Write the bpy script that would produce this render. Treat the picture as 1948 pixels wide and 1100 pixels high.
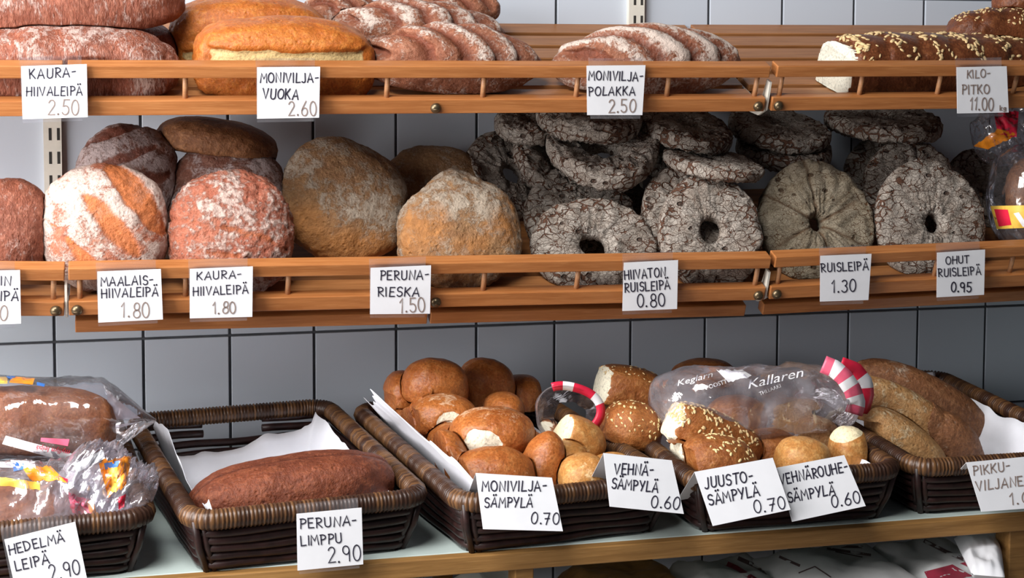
import bpy, bmesh, math, random
import numpy as np
from mathutils import Vector, Matrix, Euler
from mathutils.bvhtree import BVHTree

for o in list(bpy.data.objects):
    bpy.data.objects.remove(o)
SC = bpy.context.scene
COL = SC.collection
rng = random.Random(7)

# ------------------------------------------------------------------ camera
F_PX, CX, CY = 3000.0, 974.0, 328.5
YAW, PITCH, ROLL = 0.2464, -0.0682, 0.0032
CAM = np.array([0.1079, -2.8181, 1.5821])


def cam_axes():
    f = np.array([math.sin(YAW) * math.cos(PITCH), math.cos(YAW) * math.cos(PITCH), math.sin(PITCH)])
    r = np.array([math.cos(YAW), -math.sin(YAW), 0.0])
    u = np.cross(r, f)
    c, s = math.cos(ROLL), math.sin(ROLL)
    return c * r + s * u, -s * r + c * u, f


AX_R, AX_U, AX_F = cam_axes()
cam_data = bpy.data.cameras.new('camera')
cam_data.sensor_width = 36.0
cam_data.lens = F_PX / 1948.0 * 36.0
cam_data.shift_y = -(550.0 - CY) / 1948.0
cam_data.clip_start = 0.05
cam = bpy.data.objects.new('camera', cam_data)
COL.objects.link(cam)
m = Matrix.Identity(4)
for i in range(3):
    m[i][0], m[i][1], m[i][2], m[i][3] = AX_R[i], AX_U[i], -AX_F[i], CAM[i]
cam.matrix_world = m
SC.camera = cam

# ------------------------------------------------------------------ light
world = bpy.data.worlds.new('world')
SC.world = world
world.use_nodes = True
wbg = world.node_tree.nodes['Background']
wbg.inputs[0].default_value = (0.75, 0.83, 1.0, 1)
wbg.inputs[1].default_value = 0.055


def area_light(name, loc, target, sx, sy, power, col):
    d = bpy.data.lights.new(name, 'AREA')
    d.shape = 'RECTANGLE'
    d.size, d.size_y, d.energy, d.color = sx, sy, power, col
    o = bpy.data.objects.new(name, d)
    COL.objects.link(o)
    o.location = loc
    o.rotation_euler = (Vector(target) - Vector(loc)).to_track_quat('-Z', 'Y').to_euler()
    return o


# daylight through the shop window beside the shelves
area_light('window_daylight', (-1.12, -1.1, 1.74), (0.2, -0.85, 1.5), 1.6, 1.3, 84.0, (1.0, 0.96, 0.95))
# key light added high in front to brighten the shelf fronts, source unseen
area_light('added_key_light', (-0.36, -1.65, 2.9), (0.75, -0.35, 1.15), 1.1, 0.8, 58.0, (1.0, 0.98, 0.96))

SC.view_settings.view_transform = 'Standard'
SC.view_settings.look = 'None'
SC.view_settings.gamma = 1.0
SC.view_settings.use_curve_mapping = False
SC.view_settings.exposure = 0.0


# ------------------------------------------------------------------ pixel -> place
def ray(px, py):
    return AX_R * ((px - CX) / F_PX) + AX_U * ((CY - py) / F_PX) + AX_F


def at(px, py, d):
    """the point seen at a pixel on the plane d metres in front of the tiled wall"""
    v = ray(px, py)
    return CAM + v * ((-d - CAM[1]) / v[1])


def atz(px, py, z):
    v = ray(px, py)
    return CAM + v * ((z - CAM[2]) / v[2])


def onplane(px, py, p0, n):
    v = ray(px, py)
    return CAM + v * (np.dot(np.array(p0) - CAM, n) / np.dot(v, n))


def mpp(P):
    return float(np.dot(AX_F, np.array(P) - CAM)) / F_PX


# ------------------------------------------------------------------ noise
def _hash(i, j, k, seed):
    h = (i.astype(np.int64) * 374761393 + j.astype(np.int64) * 668265263 + k.astype(np.int64) * 2147483647 + seed * 974711) & 0xffffffff
    h = ((h ^ (h >> 13)) * 1274126177) & 0xffffffff
    h = ((h ^ (h >> 16)) * 2246822519) & 0xffffffff
    return (h & 0xffffff) / float(0xffffff)


def vnoise(P, seed=0):
    I = np.floor(P).astype(np.int64)
    f = P - I
    f = f * f * (3 - 2 * f)
    r = 0
    for a in (0, 1):
        for b in (0, 1):
            for c in (0, 1):
                w = (f[:, 0] if a else 1 - f[:, 0]) * (f[:, 1] if b else 1 - f[:, 1]) * (f[:, 2] if c else 1 - f[:, 2])
                r = r + w * _hash(I[:, 0] + a, I[:, 1] + b, I[:, 2] + c, seed)
    return r * 2 - 1


def fbm(P, seed=0, oct=3):
    r, a = 0, 1.0
    for o in range(oct):
        r = r + a * vnoise(P * (2.03 ** o) + 17.3 * o, seed + o)
        a *= 0.5
    return r


def sstep(a, b, x):
    t = np.clip((x - a) / (b - a), 0, 1)
    return t * t * (3 - 2 * t)


# ------------------------------------------------------------------ materials
def new_mat(name):
    mt = bpy.data.materials.new(name)
    mt.use_nodes = True
    nt = mt.node_tree
    nt.nodes.clear()
    return mt, nt


class G:
    """small helper for node graphs"""

    def __init__(self, nt):
        self.nt = nt

    def n(self, t, props=None, **ins):
        nd = self.nt.nodes.new(t)
        for k, v in (props or {}).items():
            setattr(nd, k, v)
        for k, v in ins.items():
            key = int(k[1:]) if k[0] == 'i' and k[1:].isdigit() else k.replace('_', ' ')
            s = nd.inputs[key]
            if isinstance(v, bpy.types.NodeSocket):
                self.nt.links.new(v, s)
            elif isinstance(v, (tuple, list)) and len(v) == 3 and s.type == 'RGBA':
                s.default_value = (*v, 1)
            else:
                s.default_value = v
        return nd

    def math(self, op, a, b=0.0, clamp=False):
        return self.n('ShaderNodeMath', {'operation': op, 'use_clamp': clamp}, i0=a, i1=b).outputs[0]

    def mix(self, fac, a, b, blend='MIX'):
        nd = self.nt.nodes.new('ShaderNodeMix')
        nd.data_type = 'RGBA'
        nd.blend_type = blend
        for s, v in ((nd.inputs[0], fac), (nd.inputs[6], a), (nd.inputs[7], b)):
            if isinstance(v, bpy.types.NodeSocket):
                self.nt.links.new(v, s)
            elif isinstance(v, (tuple, list)):
                s.default_value = (*v, 1)
            else:
                s.default_value = v
        return nd.outputs[2]

    def ramp(self, fac, a, b, smooth=True):
        nd = self.n('ShaderNodeMapRange', {'interpolation_type': 'SMOOTHSTEP' if smooth else 'LINEAR'}, Value=fac, From_Min=a, From_Max=b)
        return nd.outputs[0]

    def coords(self, vary=True, scale=(1, 1, 1)):
        tc = self.n('ShaderNodeTexCoord').outputs['Object']
        mp = self.n('ShaderNodeMapping', Vector=tc, Scale=scale)
        if vary:
            r = self.n('ShaderNodeObjectInfo').outputs['Random']
            rr = self.math('MULTIPLY', r, 37.0)
            cb = self.n('ShaderNodeCombineXYZ', X=rr, Y=rr, Z=rr).outputs[0]
            self.nt.links.new(cb, mp.inputs['Location'])
        return mp.outputs[0]

    def noise(self, vec, scale, detail=4.0, rough=0.55, dist=0.0):
        return self.n('ShaderNodeTexNoise', Vector=vec, Scale=scale, Detail=detail, Roughness=rough, Distortion=dist).outputs[0]

    def attr(self, name):
        return self.n('ShaderNodeAttribute', {'attribute_name': name}).outputs['Fac']

    def out(self, bsdf):
        self.n('ShaderNodeOutputMaterial', Surface=bsdf)

    def bsdf(self, col, rough=0.6, bump=None, bstr=0.3, bdist=0.002, **kw):
        ins = dict(Base_Color=col, Roughness=rough)
        ins.update(kw)
        if bump is not None:
            ins['Normal'] = self.n('ShaderNodeBump', Height=bump, Strength=bstr, Distance=bdist).outputs[0]
        return self.n('ShaderNodeBsdfPrincipled', **ins).outputs[0]


def plain(name, col, rough=0.6, var=0.08, scale=40, **kw):
    mt, nt = new_mat(name)
    g = G(nt)
    v = g.coords()
    nz = g.noise(v, scale)
    c = g.mix(g.ramp(nz, 0.3, 0.7), tuple(x * (1 - var) for x in col), tuple(min(1, x * (1 + var)) for x in col))
    g.out(g.bsdf(c, rough, nz, 0.15, 0.001, **kw))
    return mt


def crust(name, dark, mid, light, flour=(0.8, 0.72, 0.66), amt=0.3, fscale=60, slash=(0.6, 0.2, 0.06), rough=0.55,
          bump=0.8, crumb=(0.86, 0.82, 0.66), speck=0.0, spec=0.35, pits=0.35, blister=0.0, stretch=(1, 1, 1)):
    mt, nt = new_mat(name)
    g = G(nt)
    v = g.coords(True, stretch)
    big = g.noise(v, 13, 3)
    med = g.noise(v, 85, 5, 0.6)
    fine = g.noise(v, 270, 5, 0.7)
    c = g.mix(g.ramp(g.math('ADD', g.math('MULTIPLY', big, 0.7), g.math('MULTIPLY', med, 0.3)), 0.36, 0.64), dark, mid)
    c = g.mix(g.math('MULTIPLY', g.ramp(med, 0.45, 0.72), 0.65), c, light)
    c = g.mix(g.math('MULTIPLY', g.ramp(fine, 0.58, 0.40), 0.45), c, tuple(x * 0.5 for x in dark))
    if speck > 0:
        vr = g.n('ShaderNodeTexVoronoi', Vector=v, Scale=150.0).outputs['Distance']
        c = g.mix(g.math('MULTIPLY', g.math('SUBTRACT', 1.0, g.ramp(vr, 0.1, 0.3)), speck), c, tuple(x * 0.3 for x in dark))
    sl = g.attr('slash')
    sv = g.mix(g.ramp(med, 0.35, 0.7), tuple(x * 0.7 for x in slash), slash)
    c = g.mix(sl, c, sv)
    f1 = g.noise(v, fscale, 5, 0.7, 0.6)
    fa = g.attr('flour')
    th = g.math('ADD', g.math('MULTIPLY', fa, 0.62), g.math('MULTIPLY', g.math('SUBTRACT', f1, 0.5), 1.6))
    th = g.math('ADD', th, amt - 0.5)
    th = g.math('ADD', th, g.math('MULTIPLY', g.math('SUBTRACT', fine, 0.5), 0.9))
    bl = g.n('ShaderNodeTexVoronoi', {'feature': 'SMOOTH_F1'}, Vector=v, Scale=125.0).outputs['Distance']
    if blister > 0:
        th = g.math('ADD', th, g.math('MULTIPLY', g.math('SUBTRACT', 0.36, bl), blister * 2.5))
    fm = g.ramp(th, 0.0, 0.36)
    fm = g.math('MULTIPLY', fm, g.math('SUBTRACT', 1.0, g.math('MULTIPLY', sl, 0.85)))
    c = g.mix(g.math('MULTIPLY', fm, 0.86), c, flour)
    cr = g.attr('crumb')
    ck = g.noise(v, 240, 3)
    crm = g.ramp(g.math('ADD', cr, g.math('MULTIPLY', g.math('SUBTRACT', med, 0.5), 0.6)), 0.4, 0.6)
    cc = g.mix(g.ramp(ck, 0.36, 0.5), tuple(x * 0.72 for x in crumb), crumb)
    c = g.mix(crm, c, cc)
    pv = g.n('ShaderNodeTexVoronoi', Vector=v, Scale=90.0).outputs['Distance']
    h = g.math('ADD', g.math('MULTIPLY', med, 1.2), g.math('MULTIPLY', fine, 0.5))
    h = g.math('ADD', h, g.math('MULTIPLY', g.ramp(pv, 0.0, 0.35), pits))
    h = g.math('ADD', h, g.math('MULTIPLY', fm, 0.2))
    if blister > 0:
        h = g.math('SUBTRACT', h, g.math('MULTIPLY', bl, blister * 1.2))
    ro = g.math('ADD', rough, g.math('MULTIPLY', g.math('MAXIMUM', fm, crm), 0.3), True)
    g.out(g.bsdf(c, ro, h, bump, 0.004, Specular_IOR_Level=spec))
    return mt


def rye(name, plate, plate2, crack, scale=62, width=0.13, bump=0.8, rings=False):
    mt, nt = new_mat(name)
    g = G(nt)
    v = g.coords(True, (0.8, 1.15, 1.0))
    w = g.n('ShaderNodeTexNoise', Vector=v, Scale=38.0, Detail=3.0).outputs[1]
    wv = g.n('ShaderNodeVectorMath', {'operation': 'MULTIPLY_ADD'}, i0=w, i1=(0.03, 0.03, 0.03), i2=v).outputs[0]
    e1 = g.n('ShaderNodeTexVoronoi', {'feature': 'DISTANCE_TO_EDGE'}, Vector=wv, Scale=float(scale)).outputs['Distance']
    e2 = g.n('ShaderNodeTexVoronoi', {'feature': 'DISTANCE_TO_EDGE'}, Vector=wv, Scale=float(scale * 2.3)).outputs['Distance']
    gate = g.noise(v, 30, 3)
    ed = g.math('ADD', g.math('MULTIPLY', g.attr('edge'), 0.75), 0.25)
    wid = g.math('MULTIPLY', g.math('MULTIPLY', g.ramp(gate, 0.34, 0.68), width), ed)
    wid = g.math('ADD', wid, 0.010)
    m1 = g.math('SUBTRACT', 1.0, g.ramp(g.math('DIVIDE', e1, wid), 0.35, 1.0))
    m2 = g.math('MULTIPLY', g.math('SUBTRACT', 1.0, g.ramp(e2, 0.02, 0.10)), 0.28)
    fine = g.noise(v, 260, 4, 0.7)
    c = g.mix(g.ramp(g.noise(v, 45, 4), 0.35, 0.68), plate, plate2)
    c = g.mix(g.math('MULTIPLY', g.ramp(fine, 0.4, 0.75), 0.5), c, tuple(x * 0.55 for x in plate2))
    cm = g.math('MAXIMUM', m1, m2)
    # prick holes of the docker
    dk = g.n('ShaderNodeTexVoronoi', Vector=v, Scale=32.0).outputs['Distance']
    dm = g.math('SUBTRACT', 1.0, g.ramp(dk, 0.10, 0.17))
    c = g.mix(cm, c, crack)
    c = g.mix(g.math('MULTIPLY', dm, 0.85), c, tuple(x * 0.5 for x in crack))
    sl = g.attr('slash')
    c = g.mix(sl, c, crack)
    h = g.math('SUBTRACT', g.math('MULTIPLY', fine, 0.3), g.math('ADD', cm, g.math('MULTIPLY', dm, 1.2)))
    g.out(g.bsdf(c, 0.85, h, bump, 0.003, Specular_IOR_Level=0.15))
    return mt


def wood(name, dark, mid, light, rough=0.45):
    mt, nt = new_mat(name)
    g = G(nt)
    v = g.coords(True, (2.2, 38, 38))
    n1 = g.noise(v, 3.0, 5, 0.6, 0.4)
    n2 = g.noise(g.coords(True, (6, 160, 160)), 4.0, 3)
    c = g.mix(g.ramp(n1, 0.3, 0.7), dark, mid)
    c = g.mix(g.math('MULTIPLY', g.ramp(n2, 0.5, 0.8), 0.55), c, light)
    g.out(g.bsdf(c, rough, n2, 0.12, 0.001))
    return mt


def film(name, tint=(0.96, 0.96, 1.0), base=0.10, rough=0.10, haze=0.05, bump=0.6, bscale=30):
    mt, nt = new_mat(name)
    g = G(nt)
    v = g.coords()
    nz = g.noise(v, bscale, 3, 0.5, 1.2)
    nrm = g.n('ShaderNodeBump', Height=nz, Strength=bump, Distance=0.01).outputs[0]
    tr = g.n('ShaderNodeBsdfTransparent', Color=tint).outputs[0]
    gl = g.n('ShaderNodeBsdfGlossy', Color=(1, 1, 1), Roughness=rough, Normal=nrm).outputs[0]
    df = g.n('ShaderNodeBsdfTranslucent', Color=(0.92, 0.90, 0.96)).outputs[0]
    df = g.n('ShaderNodeAddShader', i0=g.n('ShaderNodeBsdfDiffuse', Color=(0.5, 0.49, 0.54)).outputs[0], i1=df).outputs[0] if haze > 0.2 else g.n('ShaderNodeBsdfDiffuse', Color=(0.85, 0.85, 0.9)).outputs[0]
    lw = g.n('ShaderNodeLayerWeight', Blend=0.25, Normal=nrm).outputs['Fresnel']
    fac = g.math('ADD', g.math('MULTIPLY', lw, 0.75), base, True)
    a = g.n('ShaderNodeMixShader', Fac=g.math('MULTIPLY', g.ramp(g.noise(v, 12, 3), 0.2, 0.8), haze), i1=tr, i2=df).outputs[0]
    b = g.n('ShaderNodeMixShader', Fac=fac, i1=a, i2=gl).outputs[0]
    g.out(b)
    return mt


M = {}
M['grout'] = plain('grout', (0.07, 0.075, 0.085), 0.9, 0.15)


def tile_mat():
    mt, nt = new_mat('ceramic_tile')
    g = G(nt)
    v = g.coords()
    r = g.n('ShaderNodeObjectInfo').outputs['Random']
    c = g.mix(r, (0.54, 0.60, 0.68), (0.59, 0.65, 0.73))
    nz = g.noise(v, 9, 2)
    g.out(g.bsdf(c, 0.28, nz, 0.06, 0.002, Specular_IOR_Level=0.4))
    return mt


M['tile'] = tile_mat()
M['plaster'] = plain('plaster_paint', (0.7, 0.68, 0.64), 0.9, 0.04, 20)
M['floor'] = plain('floor_vinyl', (0.3, 0.28, 0.26), 0.5, 0.1, 12)
M['wood'] = wood('shelf_wood', (0.33, 0.115, 0.03), (0.46, 0.18, 0.055), (0.60, 0.28, 0.10))
M['wood_dark'] = wood('slat_wood', (0.26, 0.10, 0.03), (0.38, 0.16, 0.055), (0.5, 0.24, 0.09))
M['dowel'] = wood('dowel_wood', (0.42, 0.20, 0.09), (0.52, 0.27, 0.13), (0.62, 0.36, 0.2))
M['metal'] = plain('painted_metal', (0.72, 0.70, 0.62), 0.4, 0.04)
M['slot'] = plain('slot_shadow', (0.03, 0.028, 0.025), 0.9)
M['brass'] = plain('bronzed_bolt', (0.16, 0.12, 0.07), 0.35, 0.2, 200, Metallic=0.8)
M['laminate'] = plain('table_laminate', (0.56, 0.66, 0.63), 0.35, 0.05, 15)
M['table_wood'] = wood('table_wood', (0.24, 0.12, 0.035), (0.36, 0.19, 0.06), (0.47, 0.27, 0.1))
M['card'] = plain('white_card', (0.75, 0.765, 0.80), 0.7, 0.02, 30)
M['bag_paper'] = plain('bag_paper', (0.40, 0.41, 0.41), 0.7, 0.12, 12)
M['paper'] = plain('thin_paper', (0.78, 0.80, 0.86), 0.8, 0.03, 25)
M['ink'] = plain('pen_ink', (0.018, 0.016, 0.035), 0.6)
M['ink_faint'] = plain('faint_ink', (0.25, 0.19, 0.165), 0.6)
M['white_print'] = plain('white_print', (0.86, 0.87, 0.9), 0.5, 0.03)
M['red_print'] = plain('red_print', (0.72, 0.02, 0.06), 0.4, 0.12)
M['pink_print'] = plain('pink_print', (0.80, 0.13, 0.22), 0.4, 0.1)
M['orange_print'] = plain('orange_print', (0.86, 0.27, 0.02), 0.4, 0.25, 60)
M['yellow_print'] = plain('yellow_print', (0.88, 0.55, 0.09), 0.4, 0.15)
M['blue_print'] = plain('blue_print', (0.04, 0.16, 0.5), 0.4, 0.1)
M['maroon'] = plain('maroon_print', (0.2, 0.012, 0.03), 0.6, 0.1)
M['dark_print'] = plain('dark_print', (0.07, 0.04, 0.04), 0.6, 0.1)
M['film'] = film('clear_film', base=0.09, haze=0.08, bump=0.35, bscale=16)
M['film_hazy'] = film('hazy_film', base=0.10, haze=0.34, bump=0.45, bscale=16)
M['film_glint'] = film('white_glint_film', base=0.2, haze=0.95, bump=0.1, bscale=8)  # film whitened to carry a painted glint
M['sleeve'] = film('card_sleeve', base=0.08, haze=0.12, bump=0.05, rough=0.2)
M['strand'] = plain('wicker_strand', (0.022, 0.008, 0.007), 0.45, 0.45, 60)


def wrap_mat():
    mt, nt = new_mat('wicker_wrap')
    g = G(nt)
    a = g.attr('tone')
    c = g.mix(a, (0.026, 0.010, 0.006), (0.20, 0.095, 0.034))
    nz = g.noise(g.coords(), 150, 3)
    c = g.mix(g.math('MULTIPLY', nz, 0.4), c, (0.05, 0.022, 0.012))
    g.out(g.bsdf(c, 0.4, nz, 0.3, 0.001))
    return mt


M['wrap'] = wrap_mat()

# breads
M['oat_loaf'] = crust('oat_loaf_crust', (0.20, 0.055, 0.028), (0.33, 0.10, 0.055), (0.46, 0.19, 0.12), (0.56, 0.42, 0.37), 0.18, 55, stretch=(1.8, 1, 0.6))
M['pan_loaf'] = crust('pan_loaf_crust', (0.40, 0.105, 0.016), (0.52, 0.155, 0.024), (0.62, 0.25, 0.05), (0.7, 0.5, 0.3), -0.4, 60, crumb=(0.60, 0.44, 0.20), rough=0.42, bump=0.5, pits=0.5)
M['twist_loaf'] = crust('twist_loaf_crust', (0.24, 0.08, 0.038), (0.36, 0.135, 0.07), (0.48, 0.24, 0.15), (0.66, 0.56, 0.49), 0.18, 80, slash=(0.22, 0.06, 0.028))
M['floury_loaf'] = crust('floury_loaf_crust', (0.38, 0.115, 0.06), (0.50, 0.18, 0.10), (0.56, 0.30, 0.21), (0.64, 0.53, 0.47), 0.20, 34, slash=(0.60, 0.18, 0.055), bump=1.0)
M['blister_loaf'] = crust('blistered_loaf_crust', (0.36, 0.10, 0.055), (0.46, 0.15, 0.085), (0.54, 0.26, 0.18), (0.62, 0.48, 0.42), 0.27, 22, slash=(0.46, 0.13, 0.05), bump=1.2, blister=0.3)
M['dark_loaf'] = crust('dark_loaf_crust', (0.13, 0.045, 0.027), (0.21, 0.08, 0.05), (0.28, 0.15, 0.11), (0.40, 0.33, 0.32), 0.16, 45, slash=(0.17, 0.05, 0.028))
M['brown_loaf'] = crust('brown_loaf_crust', (0.16, 0.06, 0.022), (0.26, 0.105, 0.04), (0.36, 0.17, 0.075), (0.45, 0.35, 0.26), -0.05, 50)
M['potato_flat'] = crust('potato_flat_crust', (0.25, 0.125, 0.055), (0.34, 0.18, 0.075), (0.42, 0.25, 0.12), (0.40, 0.34, 0.27), 0.22, 46, slash=(0.46, 0.19, 0.05), bump=1.0)
M['rye'] = rye('rye_crust', (0.40, 0.36, 0.315), (0.285, 0.24, 0.20), (0.10, 0.048, 0.030), 62, 0.14, 1.1)
M['rye_big'] = rye('large_rye_crust', (0.29, 0.25, 0.185), (0.22, 0.18, 0.125), (0.085, 0.042, 0.02), 90, 0.06, 0.7)
M['limppu'] = crust('limppu_crust', (0.13, 0.03, 0.012), (0.21, 0.053, 0.02), (0.30, 0.095, 0.042), (0.4, 0.2, 0.12), -0.3, 60, slash=(0.10, 0.022, 0.009), rough=0.5)
M['grain_roll'] = crust('grain_roll_crust', (0.36, 0.10, 0.022), (0.50, 0.165, 0.038), (0.54, 0.23, 0.075), (0.68, 0.45, 0.28), -0.12, 60, rough=0.34, speck=0.4, crumb=(0.80, 0.73, 0.57), bump=0.4, spec=0.5)
M['wheat_roll'] = crust('wheat_roll_crust', (0.50, 0.21, 0.055), (0.63, 0.32, 0.095), (0.72, 0.44, 0.17), (0.8, 0.62, 0.36), -0.15, 60, rough=0.4, crumb=(0.84, 0.74, 0.48), bump=0.35)
M['cheese_roll'] = crust('cheese_roll_crust', (0.28, 0.085, 0.02), (0.40, 0.14, 0.035), (0.50, 0.22, 0.07), (0.6, 0.4, 0.2), -0.3, 60, rough=0.42, crumb=(0.84, 0.79, 0.62), bump=0.6)
M['baguette'] = crust('small_baguette_crust', (0.36, 0.17, 0.06), (0.50, 0.27, 0.10), (0.60, 0.38, 0.18), (0.70, 0.56, 0.36), 0.10, 60, slash=(0.56, 0.40, 0.22), crumb=(0.72, 0.62, 0.42))
M['braid'] = crust('braid_crust', (0.11, 0.032, 0.012), (0.20, 0.06, 0.022), (0.30, 0.11, 0.04), (0.6, 0.45, 0.25), -0.3, 60, rough=0.3, crumb=(0.78, 0.76, 0.64), bump=0.5)
M['bag_loaf'] = crust('bagged_loaf_crust', (0.26, 0.08, 0.025), (0.35, 0.12, 0.04), (0.44, 0.19, 0.075), (0.5, 0.3, 0.15), -0.2, 60, bump=0.5)
M['seed'] = plain('oat_flake', (0.66, 0.48, 0.24), 0.7, 0.25, 120)
M['seed_pale'] = plain('pale_seed', (0.76, 0.58, 0.28), 0.6, 0.2, 120)


# ------------------------------------------------------------------ mesh helpers
def mk_mesh(name, V, Fc, mats, smooth=True, attrs=None, fmat=None):
    me = bpy.data.meshes.new(name)
    me.from_pydata([tuple(v) for v in V], [], [tuple(int(i) for i in f) for f in Fc])
    for mt in (mats if isinstance(mats, (list, tuple)) else [mats]):
        me.materials.append(mt)
    if smooth:
        me.polygons.foreach_set('use_smooth', np.ones(len(me.polygons), dtype=bool))
    if fmat is not None:
        me.polygons.foreach_set('material_index', np.array(fmat, dtype=np.int32))
    for k, a in (attrs or {}).items():
        at_ = me.attributes.new(k, 'FLOAT', 'POINT')
        at_.data.foreach_set('value', np.asarray(a, dtype=np.float32))
    me.update()
    return me


def link(name, me, parent=None):
    o = bpy.data.objects.new(name, me)
    COL.objects.link(o)
    if parent is not None:
        o.parent = parent
    return o


def tag(o, label=None, cat=None, group=None, kind=None):
    if label:
        o['label'] = label
    if cat:
        o['category'] = cat
    if group:
        o['group'] = group
    if kind:
        o['kind'] = kind
    return o


def empty(name, loc=(0, 0, 0), rot=(0, 0, 0)):
    o = bpy.data.objects.new(name, None)
    o.empty_display_size = 0.05
    COL.objects.link(o)
    o.location = loc
    o.rotation_euler = rot
    return o


def box_vf(x0, x1, y0, y1, z0, z1):
    V = [(x, y, z) for z in (z0, z1) for y in (y0, y1) for x in (x0, x1)]
    Fc = [(0, 2, 3, 1), (4, 5, 7, 6), (0, 1, 5, 4), (2, 6, 7, 3), (0, 4, 6, 2), (1, 3, 7, 5)]
    return V, Fc


def box_mesh(name, x0, x1, y0, y1, z0, z1, mat, bevel=0.0):
    V, Fc = box_vf(x0, x1, y0, y1, z0, z1)
    bm = bmesh.new()
    vs = [bm.verts.new(v) for v in V]
    for f in Fc:
        bm.faces.new([vs[i] for i in f])
    if bevel > 0:
        bmesh.ops.bevel(bm, geom=list(bm.edges), offset=bevel, segments=2, affect='EDGES', profile=0.5)
    bmesh.ops.recalc_face_normals(bm, faces=bm.faces)
    me = bpy.data.meshes.new(name)
    bm.to_mesh(me)
    bm.free()
    me.materials.append(mat)
    return me


def box(name, x0, x1, y0, y1, z0, z1, mat, parent=None, bevel=0.0):
    return link(name, box_mesh(name, x0, x1, y0, y1, z0, z1, mat, bevel), parent)


def tube_vf(path, rad, seg=8, closed=False, caps=True):
    """path: list of points, rad: number or list"""
    P = np.array(path, float)
    n = len(P)
    R = np.full(n, rad) if np.isscalar(rad) else np.array(rad, float)
    T = np.zeros_like(P)
    for i in range(n):
        a, b = (P[(i - 1) % n], P[(i + 1) % n]) if closed else (P[max(i - 1, 0)], P[min(i + 1, n - 1)])
        t = b - a
        T[i] = t / (np.linalg.norm(t) + 1e-12)
    up = np.array([0, 0, 1.0])
    if abs(T[0] @ up) > 0.9:
        up = np.array([1.0, 0, 0])
    V, Fc = [], []
    for i in range(n):
        s = np.cross(T[i], up)
        if np.linalg.norm(s) < 1e-6:
            s = np.array([1.0, 0, 0])
        s /= np.linalg.norm(s)
        u = np.cross(s, T[i])
        for k in range(seg):
            a = 2 * math.pi * k / seg
            V.append(P[i] + R[i] * (math.cos(a) * s + math.sin(a) * u))
    for i in range(n if closed else n - 1):
        j = (i + 1) % n
        for k in range(seg):
            l = (k + 1) % seg
            Fc.append((i * seg + k, j * seg + k, j * seg + l, i * seg + l))
    if not closed and caps:
        Fc.append(tuple(range(seg))[::1])
        Fc.append(tuple((n - 1) * seg + k for k in range(seg))[::-1])
    return V, Fc


def tube(name, path, rad, mat, parent=None, seg=8, closed=False):
    V, Fc = tube_vf(path, rad, seg, closed)
    return link(name, mk_mesh(name, V, Fc, mat), parent)


class Join:
    def __init__(self):
        self.V, self.F, self.m = [], [], []

    def add(self, V, Fc, mi=0):
        b = len(self.V)
        self.V += [tuple(v) for v in V]
        self.F += [tuple(i + b for i in f) for f in Fc]
        self.m += [mi] * len(Fc)

    def build(self, name, mats, parent=None, smooth=True, attrs=None):
        return link(name, mk_mesh(name, self.V, self.F, mats, smooth, attrs, self.m), parent)


_cs = {}


def cubesphere(n):
    if n in _cs:
        return _cs[n]
    idx, V, Fc = {}, [], []

    def vid(p):
        k = tuple(p)
        if k not in idx:
            idx[k] = len(V)
            q = np.tan(np.array(p, float) / n * math.pi / 4)
            V.append(q / np.linalg.norm(q))
        return idx[k]

    for ax in range(3):
        for s in (-n, n):
            a, b = [(1, 2), (2, 0), (0, 1)][ax]
            for i in range(-n, n, 2):
                for j in range(-n, n, 2):
                    q = []
                    for (di, dj) in ((0, 0), (2, 0), (2, 2), (0, 2)):
                        p = [0, 0, 0]
                        p[ax], p[a], p[b] = s, i + di, j + dj
                        q.append(vid(p))
                    Fc.append(q if s > 0 else q[::-1])
    _cs[n] = (np.array(V), Fc)
    return _cs[n]


def rotm(rx, ry, rz):
    return Euler((math.radians(rx), math.radians(ry), math.radians(rz)), 'XYZ').to_matrix()


_seed = [100]
BREADS = []


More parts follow.
